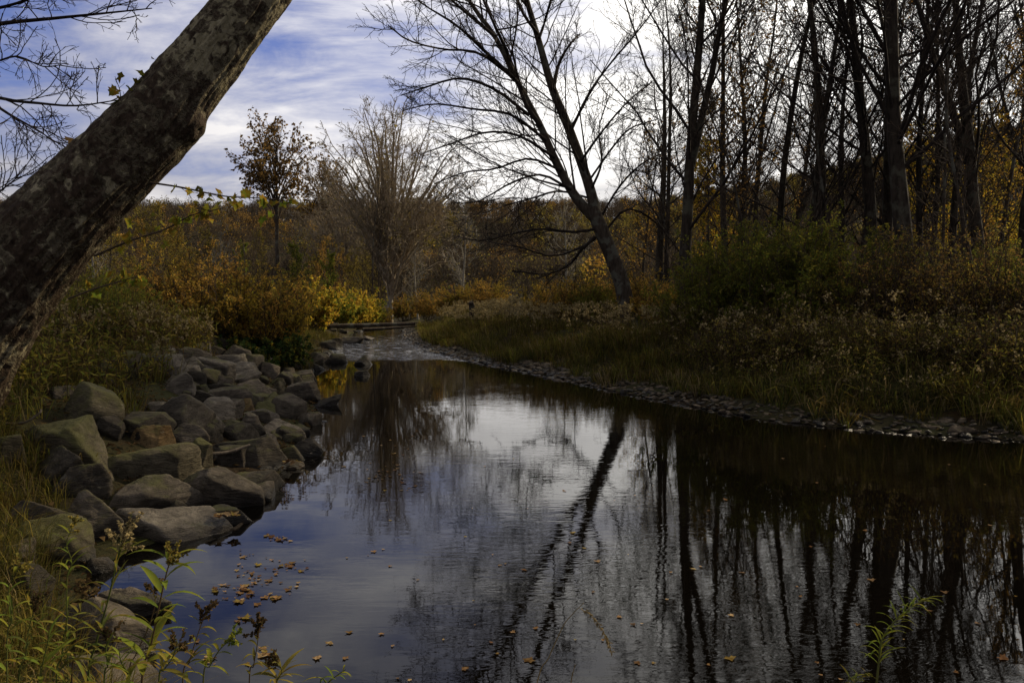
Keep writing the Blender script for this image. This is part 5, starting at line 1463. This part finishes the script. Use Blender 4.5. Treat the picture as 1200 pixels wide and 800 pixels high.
goldenrod('dark dry weed standing before the floating leaves', [(292, 802), (297, 780), (301, 758), (304, 735)], 2.5, 0.0026, 8, 0.06, 0.010, 26, 'olive', 'stem_b', 'brown', 85, 8, 0.05)
goldenrod('low green shoot tips at the bottom edge', [(374, 812), (384, 800), (396, 790), (405, 784)], 2.4, 0.0024, 10, 0.06, 0.008, 0, 'ygreen', 'stem_g', None, 86)
goldenrod('dark leaning weed at the left among the slabs', [(84, 802), (88, 760), (92, 720), (98, 690)], 2.7, 0.003, 8, 0.09, 0.012, 22, 'olive', 'stem_b', 'brown', 87, 7, 0.06)
goldenrod('leafy weed before the broad flat slab', [(66, 802), (72, 770), (76, 742), (80, 716)], 2.5, 0.003, 12, 0.11, 0.014, 0, 'green', 'stem_g', None, 88)
goldenrod('thin brown weed with a bent tip between the two tall ones', [(150, 802), (160, 765), (174, 735), (182, 705), (178, 690)], 2.6, 0.0026, 8, 0.08, 0.010, 18, 'olive', 'stem_b', 'brown', 89, 6, 0.05)
goldenrod('bright green feathery sprig rising from the bottom edge at the right', [(1026, 815), (1030, 775), (1034, 748), (1052, 724), (1070, 710), (1087, 700)], 2.5, 0.0036, 34, 0.075, 0.007, 0, 'ygreen', 'stem_g', None, 90, start=0.30)
goldenrod('low feathery green shoot left of the bright sprig', [(992, 812), (1000, 800), (1010, 792), (1018, 788)], 2.45, 0.0024, 10, 0.05, 0.006, 0, 'green', 'stem_g', None, 91, start=0.3)


for _i, (_px, _Y, _lf, _hd, _lab) in enumerate([
        ([(22, 802), (30, 770), (34, 735), (44, 705)], 2.5, 'green', 'brown', 'leafy brown topped weed in the grass near the left edge'),
        ([(48, 802), (50, 778), (56, 752), (58, 738)], 2.4, 'ygreen', None, 'short yellow green weed low at the left'),
        ([(122, 806), (126, 780), (124, 760), (130, 742)], 2.4, 'green', 'brown', 'short dark weed between the two tall green ones'),
        ([(186, 806), (192, 785), (202, 770), (208, 752)], 2.35, 'olive', 'brown', 'short olive weed at the foot of the broad leaved one'),
        ([(8, 760), (14, 725), (10, 690), (22, 662)], 2.7, 'ygreen', 'olive', 'olive topped weed at the left edge'),
        ([(78, 690), (84, 660), (78, 636), (88, 612)], 3.6, 'ygreen', 'olive', 'yellow green weed growing out between two left edge boulders'),
        ([(325, 812), (322, 800), (330, 788), (328, 778)], 2.4, 'olive', 'brown', 'tiny dark weed tip right of the dry dark weed'),
        ([(152, 810), (150, 790), (142, 775), (140, 764)], 2.35, 'ygreen', None, 'short bright weed under the broad leaved one')]):
    goldenrod(_lab, _px, _Y, 0.003, 11, 0.10, 0.014, 20 if _hd else 0, _lf, 'stem_g', _hd or 'brown', 120 + _i, 7, 0.055)


def seed_stalk():
    rng = np.random.default_rng(3)
    Y = 2.6
    def mk(label, px, head):
        foot = at_y(px[0][0], px[0][1], Y); g = g1(foot[0], Y)
        pts = [np.array([foot[0] - 0.08, Y, g - 0.03])] + [at_y(x, y, Y) for x, y in px]
        c = catmull(pts, 24); root = c[0].copy()
        t = thing('seed_stalk', label, 'plant', root)
        b = MB(); b.tubes((c - root)[None], np.linspace(0.0026, 0.0010, 24)[None], 5); obj('stem', b.mesh('stem', M['straw']), t)
        if head:
            h = catmull([at_y(x, y, Y) - root for x, y in head], 14)[None]
            hb = MB(); hb.tubes(h, np.full((1, 14), 0.0009), 3)
            leaf_on(rng, hb, h, 110, 0.016, 0.0045, 0, 0.05, 0.6); obj('seed_head', hb.mesh('seed_head', M['straw'], False), t)
    mk('straw coloured grass stalk with a nodding seed head over the water', [(628, 806), (643, 770), (660, 733), (672, 718), (684, 706)], [(678, 712), (692, 720), (704, 735), (712, 750), (717, 764)])
    mk('short bare straw stalk beside the nodding one', [(668, 806), (671, 790), (674, 778)], None)


seed_stalk()
grass('grass', 'yellow green grass tufts in the lower left corner', 63, 52000, (-5.6, -1.35, 2.0, 8.2),
      lambda x, y, s, side: (side < .5) & (s > 0.3) & (x < -0.47 * y - 0.1 - 0.22 * np.maximum(y - 4.5, 0)) & (x > -y * 0.75) & off_rocks(x, y, -0.1), (0.18, 0.42), (0.004, 0.009), ['grass', 'green', 'straw', 'olive'], [0.5, 0.16, 0.1, 0.24], (0.3, 1.1), 1.6)
